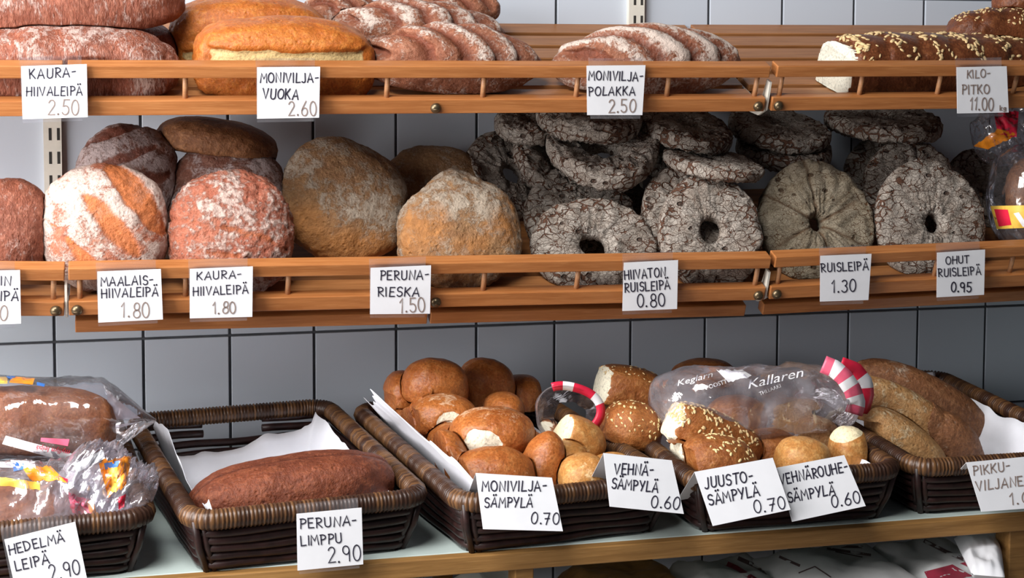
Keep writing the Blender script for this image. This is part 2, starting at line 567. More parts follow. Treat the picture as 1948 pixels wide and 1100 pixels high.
def bread(name, label, cat, mat, px, py, w, h, d, thick=None, lean=None, yaw=0.0, roll=0.0, p=2.3, n=30, bottom=-0.55,
          lump=0.035, lscale=2.2, fine=0.012, fn=None, group=None, depth=None, flour=0.5, taper=0.0, tilt=0.0):
    """a loaf or roll seen at pixel (px, py), w x h pixels, d metres in front of the wall.
    lean given: a round leaning back, its domed face to the front, thick metres through.
    lean None: lies on its base; depth = metres front to back."""
    C = at(px, py, d)
    k = mpp(C)
    _seed[0] += 7
    sd = _seed[0]
    U, Fc = cubesphere(n)
    r = (np.abs(U) ** p).sum(1) ** (-1.0 / p)
    Q = U * r[:, None]
    if lean is not None:
        sx, sy, sz = w * k / 2, h * k / 2 / max(0.35, math.cos(math.radians(lean))), thick / 2
        R_ = rotm(90 - lean, 0, 0)
        R_ = rotm(0, 0, yaw) @ rotm(0, -roll, 0) @ R_
    else:
        sx, sz = w * k / 2, h * k / 2
        sy = (depth / 2) if depth else sz
        R_ = rotm(0, 0, yaw) @ rotm(0, -roll, 0) @ rotm(tilt, 0, 0)
    z = Q[:, 2]
    z = np.where(z < bottom, bottom + (z - bottom) * 0.25, z)
    zm = bottom - (1 + bottom) * 0.25
    Q[:, 2] = (z - (1 + zm) / 2) / ((1 - zm) / 2) if lean is None else z
    if taper:
        Q[:, 1] *= 1 - taper * Q[:, 0] ** 2
        Q[:, 2] *= 1 - taper * Q[:, 0] ** 2
    A = {'flour': np.full(len(Q), flour), 'slash': np.zeros(len(Q)), 'crumb': np.zeros(len(Q))}
    Sz = np.array([sx, sy, sz])
    iso = Q * Sz / max(Sz)
    off = np.array([sd * 1.37, sd * 0.71, sd * 2.11])
    disp = 1 + lump * fbm(iso * lscale + off, sd, 3) + fine * fbm(iso * 14 + off, sd + 3, 2)
    if fn:
        res = fn(Q, A, sd)
        if res is not None:
            disp = disp + res
    A['flour'] = np.clip(A['flour'] + 0.35 * fbm(iso * 2.6 + off, sd + 9, 3), 0, 1.6)
    V = Q * disp[:, None] * Sz
    me = mk_mesh(name, V, Fc, mat, True, A)
    o = link(name, me)
    o.matrix_world = Matrix.Translation(C) @ R_.to_4x4()
    tag(o, label, cat, group)
    o['sz'] = [float(x) for x in Sz]
    BREADS.append(o)
    return o


def ring(name, label, px, py, w, h, d, lean, yaw=0.0, roll=0.0, hole=0.2, th=0.034, mat=None, group=None, bend=0.0, bulge=0.0, rad=None):
    """rye bread with a hole; lean in degrees back from upright"""
    C = at(px, py, d)
    k = mpp(C)
    _seed[0] += 7
    sd = _seed[0]
    nu, nv = 120, 40
    Ro = (rad if rad else w * k / 2)
    ry = h * k / 2 / max(0.3, math.cos(math.radians(lean))) / Ro if rad is None and lean < 55 else 1.0
    Ri = Ro * hole
    mid, half = (Ro + Ri) / 2, (Ro - Ri) / 2
    V, Fc, fl = [], [], []
    for i in range(nu):
        a = 2 * math.pi * i / nu
        for j in range(nv):
            b = 2 * math.pi * j / nv
            cb, sb = math.cos(b), math.sin(b)
            e = 0.62
            rr = mid + half * math.copysign(abs(cb) ** e, cb)
            zz = th / 2 * math.copysign(abs(sb) ** e, sb)
            zz += bulge * th * (1 - ((rr - mid) / half) ** 2) * (1 if sb > 0 else 0.1)
            V.append((rr * math.cos(a), rr * math.sin(a) * ry, zz))
    for i in range(nu):
        i2 = (i + 1) % nu
        for j in range(nv):
            j2 = (j + 1) % nv
            Fc.append((i * nv + j, i2 * nv + j, i2 * nv + j2, i * nv + j2))
    V = np.array(V)
    off = np.array([sd * 1.7, sd * 0.3, sd])
    n1 = fbm(V / Ro * 2.0 + off, sd, 3)
    n2 = fbm(V / Ro * 9 + off, sd + 5, 3)
    edge = sstep(0.55, 0.92, np.hypot(V[:, 0], V[:, 1] / ry) / Ro)
    rad_ = V[:, :2] / (np.linalg.norm(V[:, :2], axis=1)[:, None] + 1e-9)
    n3 = np.abs(fbm(V / Ro * 16 + off, sd + 8, 2))
    V[:, 2] += ((0.05 * n1 + 0.05 * n2) * 2 - 0.09 * (1 - sstep(0.0, 0.25, n3))) * th * np.sign(V[:, 2] + 1e-9) ** 0
    V[:, :2] += rad_ * ((0.03 * n1 + 0.012 * n2) * Ro)[:, None]
    V[:, 2] -= bend * (V[:, 0] / Ro) ** 2 * Ro
    me = mk_mesh(name, V, Fc, mat or M['rye'], True, {'slash': np.zeros(len(V)), 'edge': edge})
    o = link(name, me)
    R_ = rotm(0, 0, yaw) @ rotm(0, -roll, 0) @ rotm(90 - lean, 0, 0)
    o.matrix_world = Matrix.Translation(C) @ R_.to_4x4()
    BREADS.append(o)
    return tag(o, label, 'bread', group)


def frange(a, b, n):
    return [a + (b - a) * i / (n - 1) for i in range(n)]


# ================================================================== SETTING
TZ0, TH, TW = 1.10, 0.1975, 0.15
wall = box('wall_back', -1.6, 3.2, 0.004, 0.12, 0.0, 2.6, M['grout'])
tag(wall, 'tiled back wall of pale grey ceramic tiles with dark joints', kind='structure')
tile_me = box_mesh('tile', 0.0024, TW - 0.0024, 0.0, 0.01, 0.0022, TH - 0.0022, M['tile'], 0.0012)
for c in range(-4, 16):
    for r in range(-4, 4):
        t = link('tile', tile_me, wall)
        t.location = (c * TW, rng.uniform(-0.0004, 0.0004), TZ0 + r * (TH if r < 0 else TH + 0.007))
        t.scale.z = 1.0 if r < 0 else (TH + 0.007) / TH
floor = box('floor', -1.6, 3.2, -4.2, 0.004, -0.1, 0.0, M['floor'])
tag(floor, 'grey vinyl shop floor', kind='structure')
# side wall with the shop window that lights the shelves
wl = Join()
for (y0, y1, z0, z1) in ((-4.2, -1.98, 0, 2.6), (-0.22, 0.004, 0, 2.6), (-1.98, -0.22, 0, 1.0), (-1.98, -0.22, 2.45, 2.6)):
    wl.add(*box_vf(-1.25, -1.15, y0, y1, z0, z1))
wlo = wl.build('wall_left', M['plaster'], smooth=False)
tag(wlo, 'plain painted side wall with a window opening', kind='structure')
win = Join()
for (y0, y1, z0, z1) in ((-1.98, -1.93, 1.0, 2.45), (-0.27, -0.22, 1.0, 2.45), (-1.98, -0.22, 1.0, 1.05), (-1.98, -0.22, 2.4, 2.45), (-1.12, -1.08, 1.0, 2.45)):
    win.add(*box_vf(-1.23, -1.17, y0, y1, z0, z1))
wo = win.build('window_1', M['metal'], smooth=False)
tag(wo, 'white framed shop window in the side wall', kind='structure')

# ================================================================== SHELVES
THETA = math.radians(21.0)


def tray_matrix(P0, u):
    u = Vector(u).normalized()
    w = Vector((0, 0, 1))
    v = w.cross(u).normalized()
    w = u.cross(v).normalized()
    v2 = v * math.cos(THETA) + w * math.sin(THETA)
    w2 = -v * math.sin(THETA) + w * math.cos(THETA)
    mm = Matrix.Identity(4)
    for i in range(3):
        mm[i][0], mm[i][1], mm[i][2], mm[i][3] = u[i], v2[i], w2[i], P0[i]
    return mm


bolt_me = None


def make_bolt():
    J = Join()
    prof = [(0.0, -0.0075), (0.004, -0.0072), (0.007, -0.005), (0.0085, -0.002), (0.0085, 0.0)]
    n = 14
    V, Fc = [], []
    for (r, y) in prof:
        for k in range(n):
            a = 2 * math.pi * k / n
            V.append((r * math.cos(a), y, r * math.sin(a)))
    for i in range(len(prof) - 1):
        for k in range(n):
            l = (k + 1) % n
            Fc.append((i * n + k, i * n + l, (i + 1) * n + l, (i + 1) * n + k))
    V2, F2 = box_vf(-0.005, 0.005, -0.0082, -0.0072, -0.0007, 0.0007)
    J.add(V, Fc)
    J.add(V2, F2)
    return mk_mesh('bolt', J.V, J.F, M['brass'])


def shelf(label, pL, pR, d=0.38, length=None, from_right=False, strips=True, mid=True):
    A_, B_ = at(*pL, d), at(*pR, d)
    u = (B_ - A_) / np.linalg.norm(B_ - A_)
    L = float(np.linalg.norm(B_ - A_))
    if length:
        if from_right:
            A_ = B_ - u * length
        L = length
    mat = tray_matrix(A_, u)
    root = empty('bread_shelf')
    root.matrix_world = mat
    tag(root, label, 'shelf', 'slatted wooden bread shelves')
    low = box('lower_rail', 0, L, 0, 0.022, 0, 0.024, M['wood'], root, 0.0015)
    box('upper_rail', 0, L, 0, 0.026, 0.060, 0.080, M['wood'], root, 0.0015)
    nd = max(2, int(round(L / 0.153)) + 1) if L < 1.3 else 9
    dme = None
    for x in frange(0.016, L - 0.016, nd):
        if dme is None:
            V, Fc = tube_vf([(0, 0.012, 0.022), (0, 0.012, 0.062)], 0.0042, 10)
            dme = mk_mesh('dowel', V, Fc, M['dowel'])
        link('dowel', dme, root).location = (x, 0, 0)
    sme = box_mesh('slat', 0, L, 0, 0.050, -0.006, 0.007, M['wood_dark'], 0.0015)
    for i in range(6):
        s = link('slat', sme, root)
        s.location = (0, 0.036 + i * 0.0645, 0)
    bme = box_mesh('cross_batten', -0.014, 0.014, 0.055, 0.415, -0.018, -0.006, M['wood_dark'], 0.001)
    for x in (0.02, L / 2, L - 0.02):
        link('cross_batten', bme, root).location = (x, 0, 0)
    if strips:
        for (x0, x1) in ((0.008, L / 2 - 0.004), (L / 2 + 0.001, L - 0.014)):
            box('support_board', x0, x1, 0.032, 0.054, -0.0485, -0.0275, M['wood'], root, 0.0015)
    for x in ([0.012, L / 2, L - 0.012] if mid else [0.012, L - 0.012]):
        link('bolt', BOLT, low).location = (x, 0, 0.010)
    return root, mat, L


BOLT = make_bolt()
sh = {}
sh['mB'] = shelf('long slatted wooden shelf holding round loaves and rye rings', (131, 601), (1453, 571.5))
sh['mC'] = shelf('slatted wooden shelf carrying the 1.30 and 0.95 rye bread cards', (1463, 570), (1948, 545), length=1.05)
sh['mA'] = shelf('end of slatted wooden shelf beside the round floury loaf', (30, 602), (122, 602), length=0.75, from_right=True, strips=False)
sh['tB'] = shelf('long slatted wooden shelf holding pan loaves and twisted floury loaves', (131, 221), (1453, 212.5), strips=False)
sh['tC'] = shelf('slatted wooden shelf under the cut seeded braid loaf', (1466, 211.5), (1948, 206), length=1.05, strips=False)
sh['tA'] = shelf('slatted wooden shelf under the dark oat loaves', (30, 222), (122, 221.5), length=0.75, from_right=True, strips=False)


def bracket(label, key, x):
    mt_ = sh[key][1]
    o = empty('shelf_bracket')
    o.matrix_world = mt_ @ Matrix.Translation((x, 0, 0))
    tag(o, label, 'bracket', 'pale metal shelf brackets')
    prof = [(0.004, 0.0), (0.004, 0.05), (0.018, 0.05), (0.03, -0.001), (0.402, -0.001), (0.39, -0.075), (0.34, -0.07), (0.10, -0.036), (0.03, -0.02)]
    V = [(s, y, z) for s in (-0.0018, 0.0018) for (y, z) in prof]
    n = len(prof)
    Fc = [tuple(range(n)), tuple(range(2 * n - 1, n - 1, -1))] + [(i, i + n, (i + 1) % n + n, (i + 1) % n) for i in range(n)]
    Fc = [f[::-1] for f in Fc]
    link('blade', mk_mesh('blade', V, Fc, M['metal'], False), o)
    V, Fc = box_vf(-0.003, 0.003, 0.385, 0.40, -0.08, -0.002)
    link('hook_plate', mk_mesh('hook_plate', V, Fc, M['metal'], False), o)


bracket('pale metal bracket in the gap between the lower shelf end and long lower shelf', 'mB', -0.004)
bracket('metal bracket below the gap of the lower shelf near the 1.30 card', 'mC', -0.005)
bracket('metal bracket in the upper shelf gap near the double bolts', 'tC', -0.006)


def upright(label, px0, px1, py):
    P = at((px0 + px1) / 2, py, 0.005)
    w = (px1 - px0) * mpp(P)
    o = empty('shelf_upright', (P[0], 0, 1.28))
    tag(o, label, 'shelf upright', 'slotted wall uprights')
    J = Join()
    J.add(*box_vf(-w / 2, w / 2, -0.014, 0.0, 0, 0.62))
    link('channel', mk_mesh('channel', J.V, J.F, M['metal'], False), o)
    V, Fc = box_vf(-0.0024, 0.0024, -0.0143, -0.012, -0.0105, 0.0105)
    sm = mk_mesh('slot', V, Fc, M['slot'], False)
    for i in range(14):
        for s in (-1, 1):
            link('slot', sm, o).location = (s * 0.0068 + 0.003, 0, 0.06 + i * 0.0405)
    return o


upright('cream slotted metal upright on the wall behind the floury round loaves', 84, 117, 280)
upright('cream slotted metal upright on the wall above the twisted loaves', 1193, 1224, 20)

# ================================================================== TABLE
TBZ = 0.88
tbl = empty('display_table', (0.8, -0.33, 0))
tag(tbl, 'long wooden display table with pale laminate top under the wicker baskets', 'table')
tx0, tx1, tyf = -0.75, 2.3, -0.655
TBL = Matrix.Translation((-0.8, 0.33, 0))


def tpart(name, x0, x1, y0, y1, z0, z1, mat, bev=0.0015):
    return box(name, x0 - 0.8, x1 - 0.8, y0 + 0.33, y1 + 0.33, z0, z1, mat, tbl, bev)


tpart('table_top', tx0, tx1, tyf + 0.0205, -0.012, TBZ - 0.024, TBZ, M['laminate'], 0.001)
tpart('front_edge', tx0, tx1, tyf, tyf + 0.02, TBZ - 0.026, TBZ - 0.0006, M['table_wood'])
leg_x = [float(atz(1020, 1100, 0.86)[0]), float(at(1927, 1060, 0.635)[0]), -0.35, 2.25]
for x in leg_x:
    tpart('leg', x - 0.014, x + 0.014, tyf + 0.008, tyf + 0.05, 0.0, TBZ - 0.026, M['table_wood'])
    tpart('leg', x - 0.014, x + 0.014, -0.08, -0.03, 0.0, TBZ - 0.026, M['table_wood'])
tpart('lower_shelf', tx0, tx1, tyf + 0.05, -0.02, 0.60, 0.62, M['table_wood'])

# ================================================================== BASKETS
BA, BB, BA0, BB0 = 0.166, 0.262, 0.148, 0.240
ZF, ZB = 0.080, 0.106


def rrect(a, b, r, step=0.01):
    pts = []
    for (cx, cy, a0) in ((a - r, b - r, 0), (-a + r, b - r, 90), (-a + r, -b + r, 180), (a - r, -b + r, 270)):
        for k in range(0, 91, 15):
            t = math.radians(a0 + k)
            pts.append((cx + r * math.cos(t), cy + r * math.sin(t)))
    out = []
    n = len(pts)
    for i in range(n):
        p, q = np.array(pts[i]), np.array(pts[(i + 1) % n])
        m_ = max(1, int(np.linalg.norm(q - p) / step))
        for j in range(m_):
            out.append(p + (q - p) * j / m_)
    return np.array(out)


def rimz(y, t=1.0):
    return t * (ZF + (ZB - ZF) * (y / BB + 1) / 2)


def make_basket():
    me = {}
    # wrapped rim
    P = rrect(BA, BB, 0.035, 0.0018)
    sg = np.linalg.norm(np.roll(P, -1, 0) - P, axis=1)
    s = np.concatenate([[0], np.cumsum(sg)[:-1]])
    pitch = 0.0058
    idx = np.floor(s / pitch).astype(int)
    ph = (s / pitch) % 1
    rad = 0.0118 + 0.0036 * np.sin(np.pi * ph) ** 0.7
    lr = random.Random(3)
    tones, run, dark = [], 0, False
    for i in range(idx.max() + 1):
        if run <= 0:
            dark = lr.random() < 0.38
            run = lr.randint(3, 7) if dark else lr.randint(5, 13)
        run -= 1
        tones.append(lr.uniform(0.0, 0.2) if dark else lr.uniform(0.15, 1.0))
    tone = np.repeat(np.array(tones)[idx] * np.sin(np.pi * ph) ** 1.3, 9)  # tone sinks to dark between windings: groove shade put into the colour
    path = [(p[0], p[1], rimz(p[1])) for p in P]
    V, Fc = tube_vf(path, rad, 9, True)
    me['rim'] = mk_mesh('rim', V, Fc, M['wrap'], True, {'tone': tone})
    NL = 6
    for i in range(NL):
        t = (i + 0.5) / NL
        a, b = BA0 + (BA - BA0) * t, BB0 + (BB - BB0) * t
        Q = rrect(a, b, 0.03, 0.02)
        pts = [(x, y, 0.004 + rimz(y, t * 0.93) + 0.0012 * math.sin(40 * x + 30 * y + i)) for x, y in Q]
        closed = True
        if i >= 4:
            # opening in the back wall below the rim, for a hand
            k0 = [k for k, q in enumerate(pts) if q[1] > b - 0.004 and -0.042 < q[0] < 0.04]
            lo, hi = min(k0), max(k0)
            pts = pts[hi + 1:] + pts[:lo]
            closed = False
        V, Fc = tube_vf(pts, 0.0066, 8, closed)
        me['strand%d' % i] = mk_mesh('strand', V, Fc, M['strand'])
    k = 0
    for (sx, sy) in ((1, 1), (-1, 1), (-1, -1), (1, -1)):
        J = Join()
        for o_ in (-0.011, 0.0, 0.011):
            x0, y0 = sx * (BA0 - 0.006 + min(o_, 0)), sy * (BB0 - 0.006 - max(o_, 0))
            x1, y1 = sx * (BA - 0.004 + min(o_, 0)), sy * (BB - 0.004 - max(o_, 0))
            z1 = rimz(y1)
            J.add(*tube_vf([(x0, y0, 0.002), ((x0 + x1) / 2 + sx * 0.003, (y0 + y1) / 2 + sy * 0.003, z1 / 2), (x1, y1, z1)], 0.0052, 7))
        me['post%d' % k] = mk_mesh('corner_post', J.V, J.F, M['strand'])
        k += 1
    B = rrect(BA0 - 0.004, BB0 - 0.004, 0.025, 0.05)
    n = len(B)
    V = [(x, y, z) for z in (0.001, 0.009) for x, y in B]
    Fc = [tuple(range(n))[::-1], tuple(range(n, 2 * n))] + [(i, (i + 1) % n, n + (i + 1) % n, n + i) for i in range(n)]
    me['base'] = mk_mesh('base', V, Fc, M['strand'], False)
    return me


BSK = make_basket()
BASKETS = {}


def basket(key, label, x, y, rz):
    o = empty('wicker_basket', (x, y, TBZ), (0, 0, math.radians(rz)))
    tag(o, label, 'basket', 'dark wicker bread baskets')
    for k, me in BSK.items():
        nm = 'strand' if k.startswith('strand') else 'corner_post' if k.startswith('post') else 'wrapped_rim' if k == 'rim' else k
        c = link(nm, me, o)
        if nm == 'wrapped_rim':
            c['kind'] = 'stuff'
            c['label'] = 'brown cord wound round the rim'
    BASKETS[key] = Matrix.Translation((x, y, TBZ)) @ Matrix.Rotation(math.radians(rz), 4, 'Z')
    return o


basket('b1', 'dark wicker basket of bagged bread with the HEDELMÄ LEIPÄ card', -0.045, -0.390, 5.0)
basket('b2', 'dark wicker basket holding one brown loaf on white paper', 0.330, -0.385, 8.0)
basket('b3', 'dark wicker basket heaped with grain rolls and pale wheat rolls', 0.706, -0.388, 8.0)
basket('b4', 'dark wicker basket of seeded cheese rolls with two folded cards', 1.098, -0.385, 1.5)
basket('b5', 'dark wicker basket of long small loaves with the PIKKU-VILJANEN card', 1.470, -0.375, 0.0)


def liner(label, key, hl, hr, hb, hf, seed, ax=0.128, by=0.222, out=0.0, amp=0.002):
    """thin paper sheet lying in a basket, its edges standing up by hl, hr, hb, hf metres (numbers or functions)"""
    n, m_ = 46, 60
    V, Fc = [], []
    fv = lambda h, q: h(q) if callable(h) else h
    pts = np.array([[i / (n - 1) * 2 - 1, j / (m_ - 1) * 2 - 1, 0] for j in range(m_) for i in range(n)])
    nz = fbm(pts * 2.6 + seed, seed, 3)
    rz_ = 1 - np.abs(fbm(pts * 1.7 + seed * 2, seed + 4, 2)) * 2.2
    for q, (s, t, _) in enumerate(pts):
        x, y = ax * s, by * t
        z = 0.012
        cl = 0.0
        for (c, h, lat) in ((-s, hl, t), (s, hr, t), (t, hb, s), (-t, hf, s)):
            k = max(0.0, (c - 0.84) / 0.16)
            cl = max(cl, fv(h, lat) * k * (1 + 0.12 * nz[q]))
        z += cl
        ov = max(0, z - 0.108)
        x += math.copysign(1, s) * (0.11 * cl + out * ov) * (abs(s) > 0.8)
        y += math.copysign(1, t) * (0.09 * cl) * (abs(t) > 0.8)
        z += amp * (nz[q] + 1.0) + 0.004 * max(0, rz_[q])
        V.append((x, y, z))
    for j in range(m_ - 1):
        for i in range(n - 1):
            a = j * n + i
            Fc.append((a, a + 1, a + n + 1, a + n))
    o = link('paper_liner', mk_mesh('paper_liner', V, Fc, M['paper']))
    md = o.modifiers.new('thickness', 'SOLIDIFY')
    md.thickness = 0.0004
    o.matrix_world = BASKETS[key]
    tag(o, label, 'paper', 'white paper basket liners')
    return o


liner('creased white paper under the single brown loaf', 'b2', lambda q: 0.085 + 0.02 * math.sin(3 * q), lambda q: 0.07 + 0.015 * q, lambda q: 0.035 + 0.04 * max(0, q), 0.03, 3)
liner('white paper folding over the basket rim beside the grain rolls', 'b3', lambda q: 0.125 + 0.045 * math.exp(-((q - 0.1) / 0.5) ** 2), 0.05, 0.06, 0.05, 11, out=0.8, ax=0.132)
liner('white paper showing under the seeded cheese rolls', 'b4', 0.05, lambda q: 0.075 if q < 0 else 0.06, 0.05, 0.05, 17)
liner('white paper standing up behind the long small loaves', 'b5', 0.05, lambda q: 0.08, lambda q: 0.06 + 0.035 * max(0.0, q + 0.3), 0.03, 23)


# ================================================================== BREAD ON THE TOP SHELF
def lumps_fn(amount=0.05, freq=5.0, lo=-0.3):
    """transverse bulges of a baked loaf that rose unevenly"""
    def fn(Q, A, sd):
        x = Q[:, 0]
        ph = x * freq + 0.8 * fbm(Q * 1.1 + sd, sd, 2)
        groove = np.abs(np.sin(ph)) ** 0.5
        up = sstep(lo, 0.3, Q[:, 2])
        A['flour'] += 0.25 * groove * up - 0.1
        return amount * (groove - 0.8) * up
    return fn


def slash_fn(n=5, slant=0.9, depth=0.16, width=0.3, fl=0.35):
    """diagonal cuts over the back of a long loaf: deep valleys, floured ridges"""
    def fn(Q, A, sd):
        x, y, z = Q[:, 0], Q[:, 1], Q[:, 2]
        t = (x + 1) / 2 * n + slant * y + 0.12 * fbm(Q * 2 + sd, sd, 2)
        f = np.abs(((t + 0.5) % 1.0) - 0.5) * 2          # 0 in the valley
        up = sstep(-0.15, 0.35, z) * sstep(1.0, 0.88, np.abs(x))
        v = (1 - sstep(width * 0.5, width * 1.6, f)) * up
        A['slash'] = np.clip(v * 1.1, 0, 1)
        A['flour'] += fl * sstep(0.45, 0.9, f) * up
        return -depth * v + 0.04 * sstep(0.5, 1, f) * up
    return fn


def split_fn(z0=-0.25, z1=0.12, depth=0.07):
    """pale torn band along the side of a pan loaf"""
    def fn(Q, A, sd):
        z = Q[:, 2] + 0.08 * fbm(Q * 3 + sd, sd, 3)
        front = sstep(0.15, -0.25, Q[:, 1]) * sstep(0.92, 0.8, np.abs(Q[:, 0]))
        b = sstep(z0 - 0.05, z0 + 0.05, z) * sstep(z1 + 0.05, z1 - 0.05, z) * front
        A['crumb'] = b * 0.95
        return -depth * b + 0.03 * front * sstep(z1, z1 + 0.1, z) * sstep(z1 + 0.4, z1 + 0.1, z)
    return fn


bread('oat_loaf', 'big floured oat loaf lying across another oat loaf on the upper shelf', 'bread', M['oat_loaf'], 105, -2, 490, 122, 0.27, depth=0.13, tilt=18, roll=5, p=2.5, fn=lumps_fn(0.05, 6), n=36)
bread('oat_loaf', 'ridged reddish oat loaf pressed against the upper rail above its 2.50 card', 'bread', M['oat_loaf'], 128, 114, 420, 122, 0.32, depth=0.13, tilt=18, p=2.7, fn=lumps_fn(0.06, 7), flour=0.6, n=36)
bread('oat_loaf', 'dark oat loaf half hidden behind the other oat loaves', 'bread', M['oat_loaf'], 245, 85, 185, 95, 0.20, depth=0.12, tilt=18, flour=0.15)
bread('pan_loaf', 'smooth orange pan loaf behind the split pan loaf', 'bread', M['pan_loaf'], 478, 62, 300, 140, 0.20, depth=0.12, tilt=18, p=2.9, fn=split_fn(-0.6, -0.4, 0.03), roll=-2, n=34, taper=0.08)
bread('pan_loaf', 'orange pan loaf with a pale torn side above its 2.60 card', 'bread', M['pan_loaf'], 540, 109, 345, 146, 0.315, depth=0.12, tilt=18, p=3.1, fn=split_fn(0.06, 0.46), roll=-1, n=40, taper=0.06)
bread('twisted_loaf', 'floured twisted loaf leaning against the wall behind the pan loaves', 'bread', M['twist_loaf'], 650, 20, 150, 70, 0.13, depth=0.1, tilt=18, fn=slash_fn(3), yaw=20)
bread('twisted_loaf', 'brown twisted loaf at the top of the twisted loaf pile', 'bread', M['twist_loaf'], 845, 10, 220, 60, 0.11, depth=0.1, tilt=18, fn=slash_fn(4), flour=0.2)
bread('twisted_loaf', 'floured twisted loaf in the second row above the front twisted loaf', 'bread', M['twist_loaf'], 800, 48, 335, 92, 0.19, depth=0.11, tilt=18, fn=slash_fn(5, 0.7), roll=-3, n=36, taper=0.3)
bread('twisted_loaf', 'floured twisted loaf with deep red cuts resting on the upper rail', 'bread', M['twist_loaf'], 858, 108, 365, 126, 0.31, depth=0.125, tilt=18, fn=slash_fn(5, 0.8, 0.15), roll=-2, n=44, taper=0.35)
bread('slashed_loaf', 'lone white floured slashed loaf above the 2.50 POLAKKA card', 'bread', M['twist_loaf'], 1231, 112, 376, 128, 0.31, depth=0.12, tilt=18, fn=slash_fn(4, 1.1, 0.13, 0.28, 0.6), roll=1, n=44, flour=0.62, taper=0.3)


def braid_fn(cut=None, n=7, amp=0.10):
    def fn(Q, A, sd):
        x = Q[:, 0].copy()
        t = (x + 1) / 2 * n
        b = np.abs(np.sin(np.pi * (t + 0.35 * np.sign(Q[:, 1]) * Q[:, 1]))) ** 0.6
        up = sstep(-0.3, 0.3, Q[:, 2])
        d_ = amp * (b - 0.75) * up
        if cut is not None:
            m_ = x < cut
            A['crumb'] = np.where(x < cut + 0.004, 1.0, 0.0)
            # flat slice through the loaf
            s = np.sqrt(np.clip(1 - x ** 2, 0.02, 1)) / math.sqrt(1 - cut ** 2)
            Q[m_, 0] = cut
            d_ = np.where(m_, 0.0, d_)
        return d_
    return fn


SCAT = []


def scatter(*a, **k):
    SCAT.append((a, k))


def scatter_now(o, name, n, size, mat, seed, zmin=0.1, xmin=-1, xmax=1, flat=0.35, label=None, clump=0.0):
    """small flakes stuck to the upper crust of a loaf: one part"""
    r = random.Random(seed)
    me = o.data
    J = Join()
    sz = o['sz']
    vs, ns = me.vertices, me.vertex_normals
    tries = 0
    U, Fc = cubesphere(2)
    k = 0
    while k < n and tries < n * 40:
        tries += 1
        i = r.randrange(len(vs))
        p = vs[i].co
        q = (p.x / sz[0], p.y / sz[1], p.z / sz[2])
        if q[2] < zmin or not (xmin < q[0] < xmax) or (clump and math.sin(q[0] * clump + 2 * q[1]) < -0.1):
            continue
        nn = ns[i].vector
        qt = nn.to_track_quat('Z', 'Y').to_matrix()
        a = r.uniform(0, 6.3)
        s = size * r.uniform(0.6, 1.25)
        rz = Matrix.Rotation(a, 3, 'Z') @ Matrix.Rotation(r.uniform(-0.5, 0.5), 3, 'X')
        M3 = qt @ rz
        J.add([p + M3 @ Vector((u[0] * s, u[1] * s * 0.55, u[2] * s * flat)) for u in U], Fc)
        k += 1
    c = J.build(name, mat, o)
    c['kind'] = 'stuff'
    if label:
        c['label'] = label
    return c


pk = bread('braided_loaf', 'oat-topped braided loaf with a white cut face above the 11.00 card', 'bread', M['braid'], 1790, 122, 600, 116, 0.285, depth=0.125, tilt=15, p=2.6, fn=braid_fn(-0.80, 8), n=48, yaw=10, fine=0.006)
scatter(pk, 'oat_flakes', 420, 0.0058, M['seed'], 5, 0.1, -0.76, 0.9, label='pale oat flakes', clump=24)
pk2 = bread('braided_loaf', 'seeded braided loaf lying behind the cut braided loaf', 'bread', M['braid'], 1925, 58, 260, 82, 0.19, depth=0.11, fn=braid_fn(None, 5), n=34, roll=-4)
scatter(pk2, 'oat_flakes', 220, 0.0036, M['seed'], 6, 0.2, label='pale oat flakes')
bread('braided_loaf', 'dark shiny loaf on top of the braided loaves', 'bread', M['braid'], 1960, 2, 150, 62, 0.15, depth=0.1)

# ================================================================== BREAD ON THE LOWER SHELF
def cuts_fn(bands, fl=0.35):
    """open cuts on the face of a round loaf: (offset, angle, half width, t0, t1)"""
    def fn(Q, A, sd):
        x, y = Q[:, 0], Q[:, 1]
        face = sstep(-0.2, 0.2, Q[:, 2])
        wob = 0.05 * fbm(Q * 3 + sd, sd, 3)
        tot = np.zeros(len(Q))
        for (c, ang, hw, t0, t1) in bands:
            a = math.radians(ang)
            s = x * math.cos(a) + y * math.sin(a) - c + wob
            t = -x * math.sin(a) + y * math.cos(a)
            w = hw * np.clip(1 - ((t - (t0 + t1) / 2) / ((t1 - t0) / 2)) ** 2, 0, 1) ** 0.5
            tot = np.maximum(tot, 1 - sstep(w * 0.75, w * 1.05 + 0.01, np.abs(s)))
        tot *= face
        A['slash'] = tot
        A['flour'] += fl * (1 - tot)
        return -0.035 * tot
    return fn


def base_orange(lo=-0.75, hi=-0.25):
    def fn(Q, A, sd):
        b = sstep(hi, lo, Q[:, 1] + 0.15 * fbm(Q * 2 + sd, sd, 3))
        A['slash'] = 0.85 * b
        A['flour'] += 0.15 - 0.5 * b
    return fn


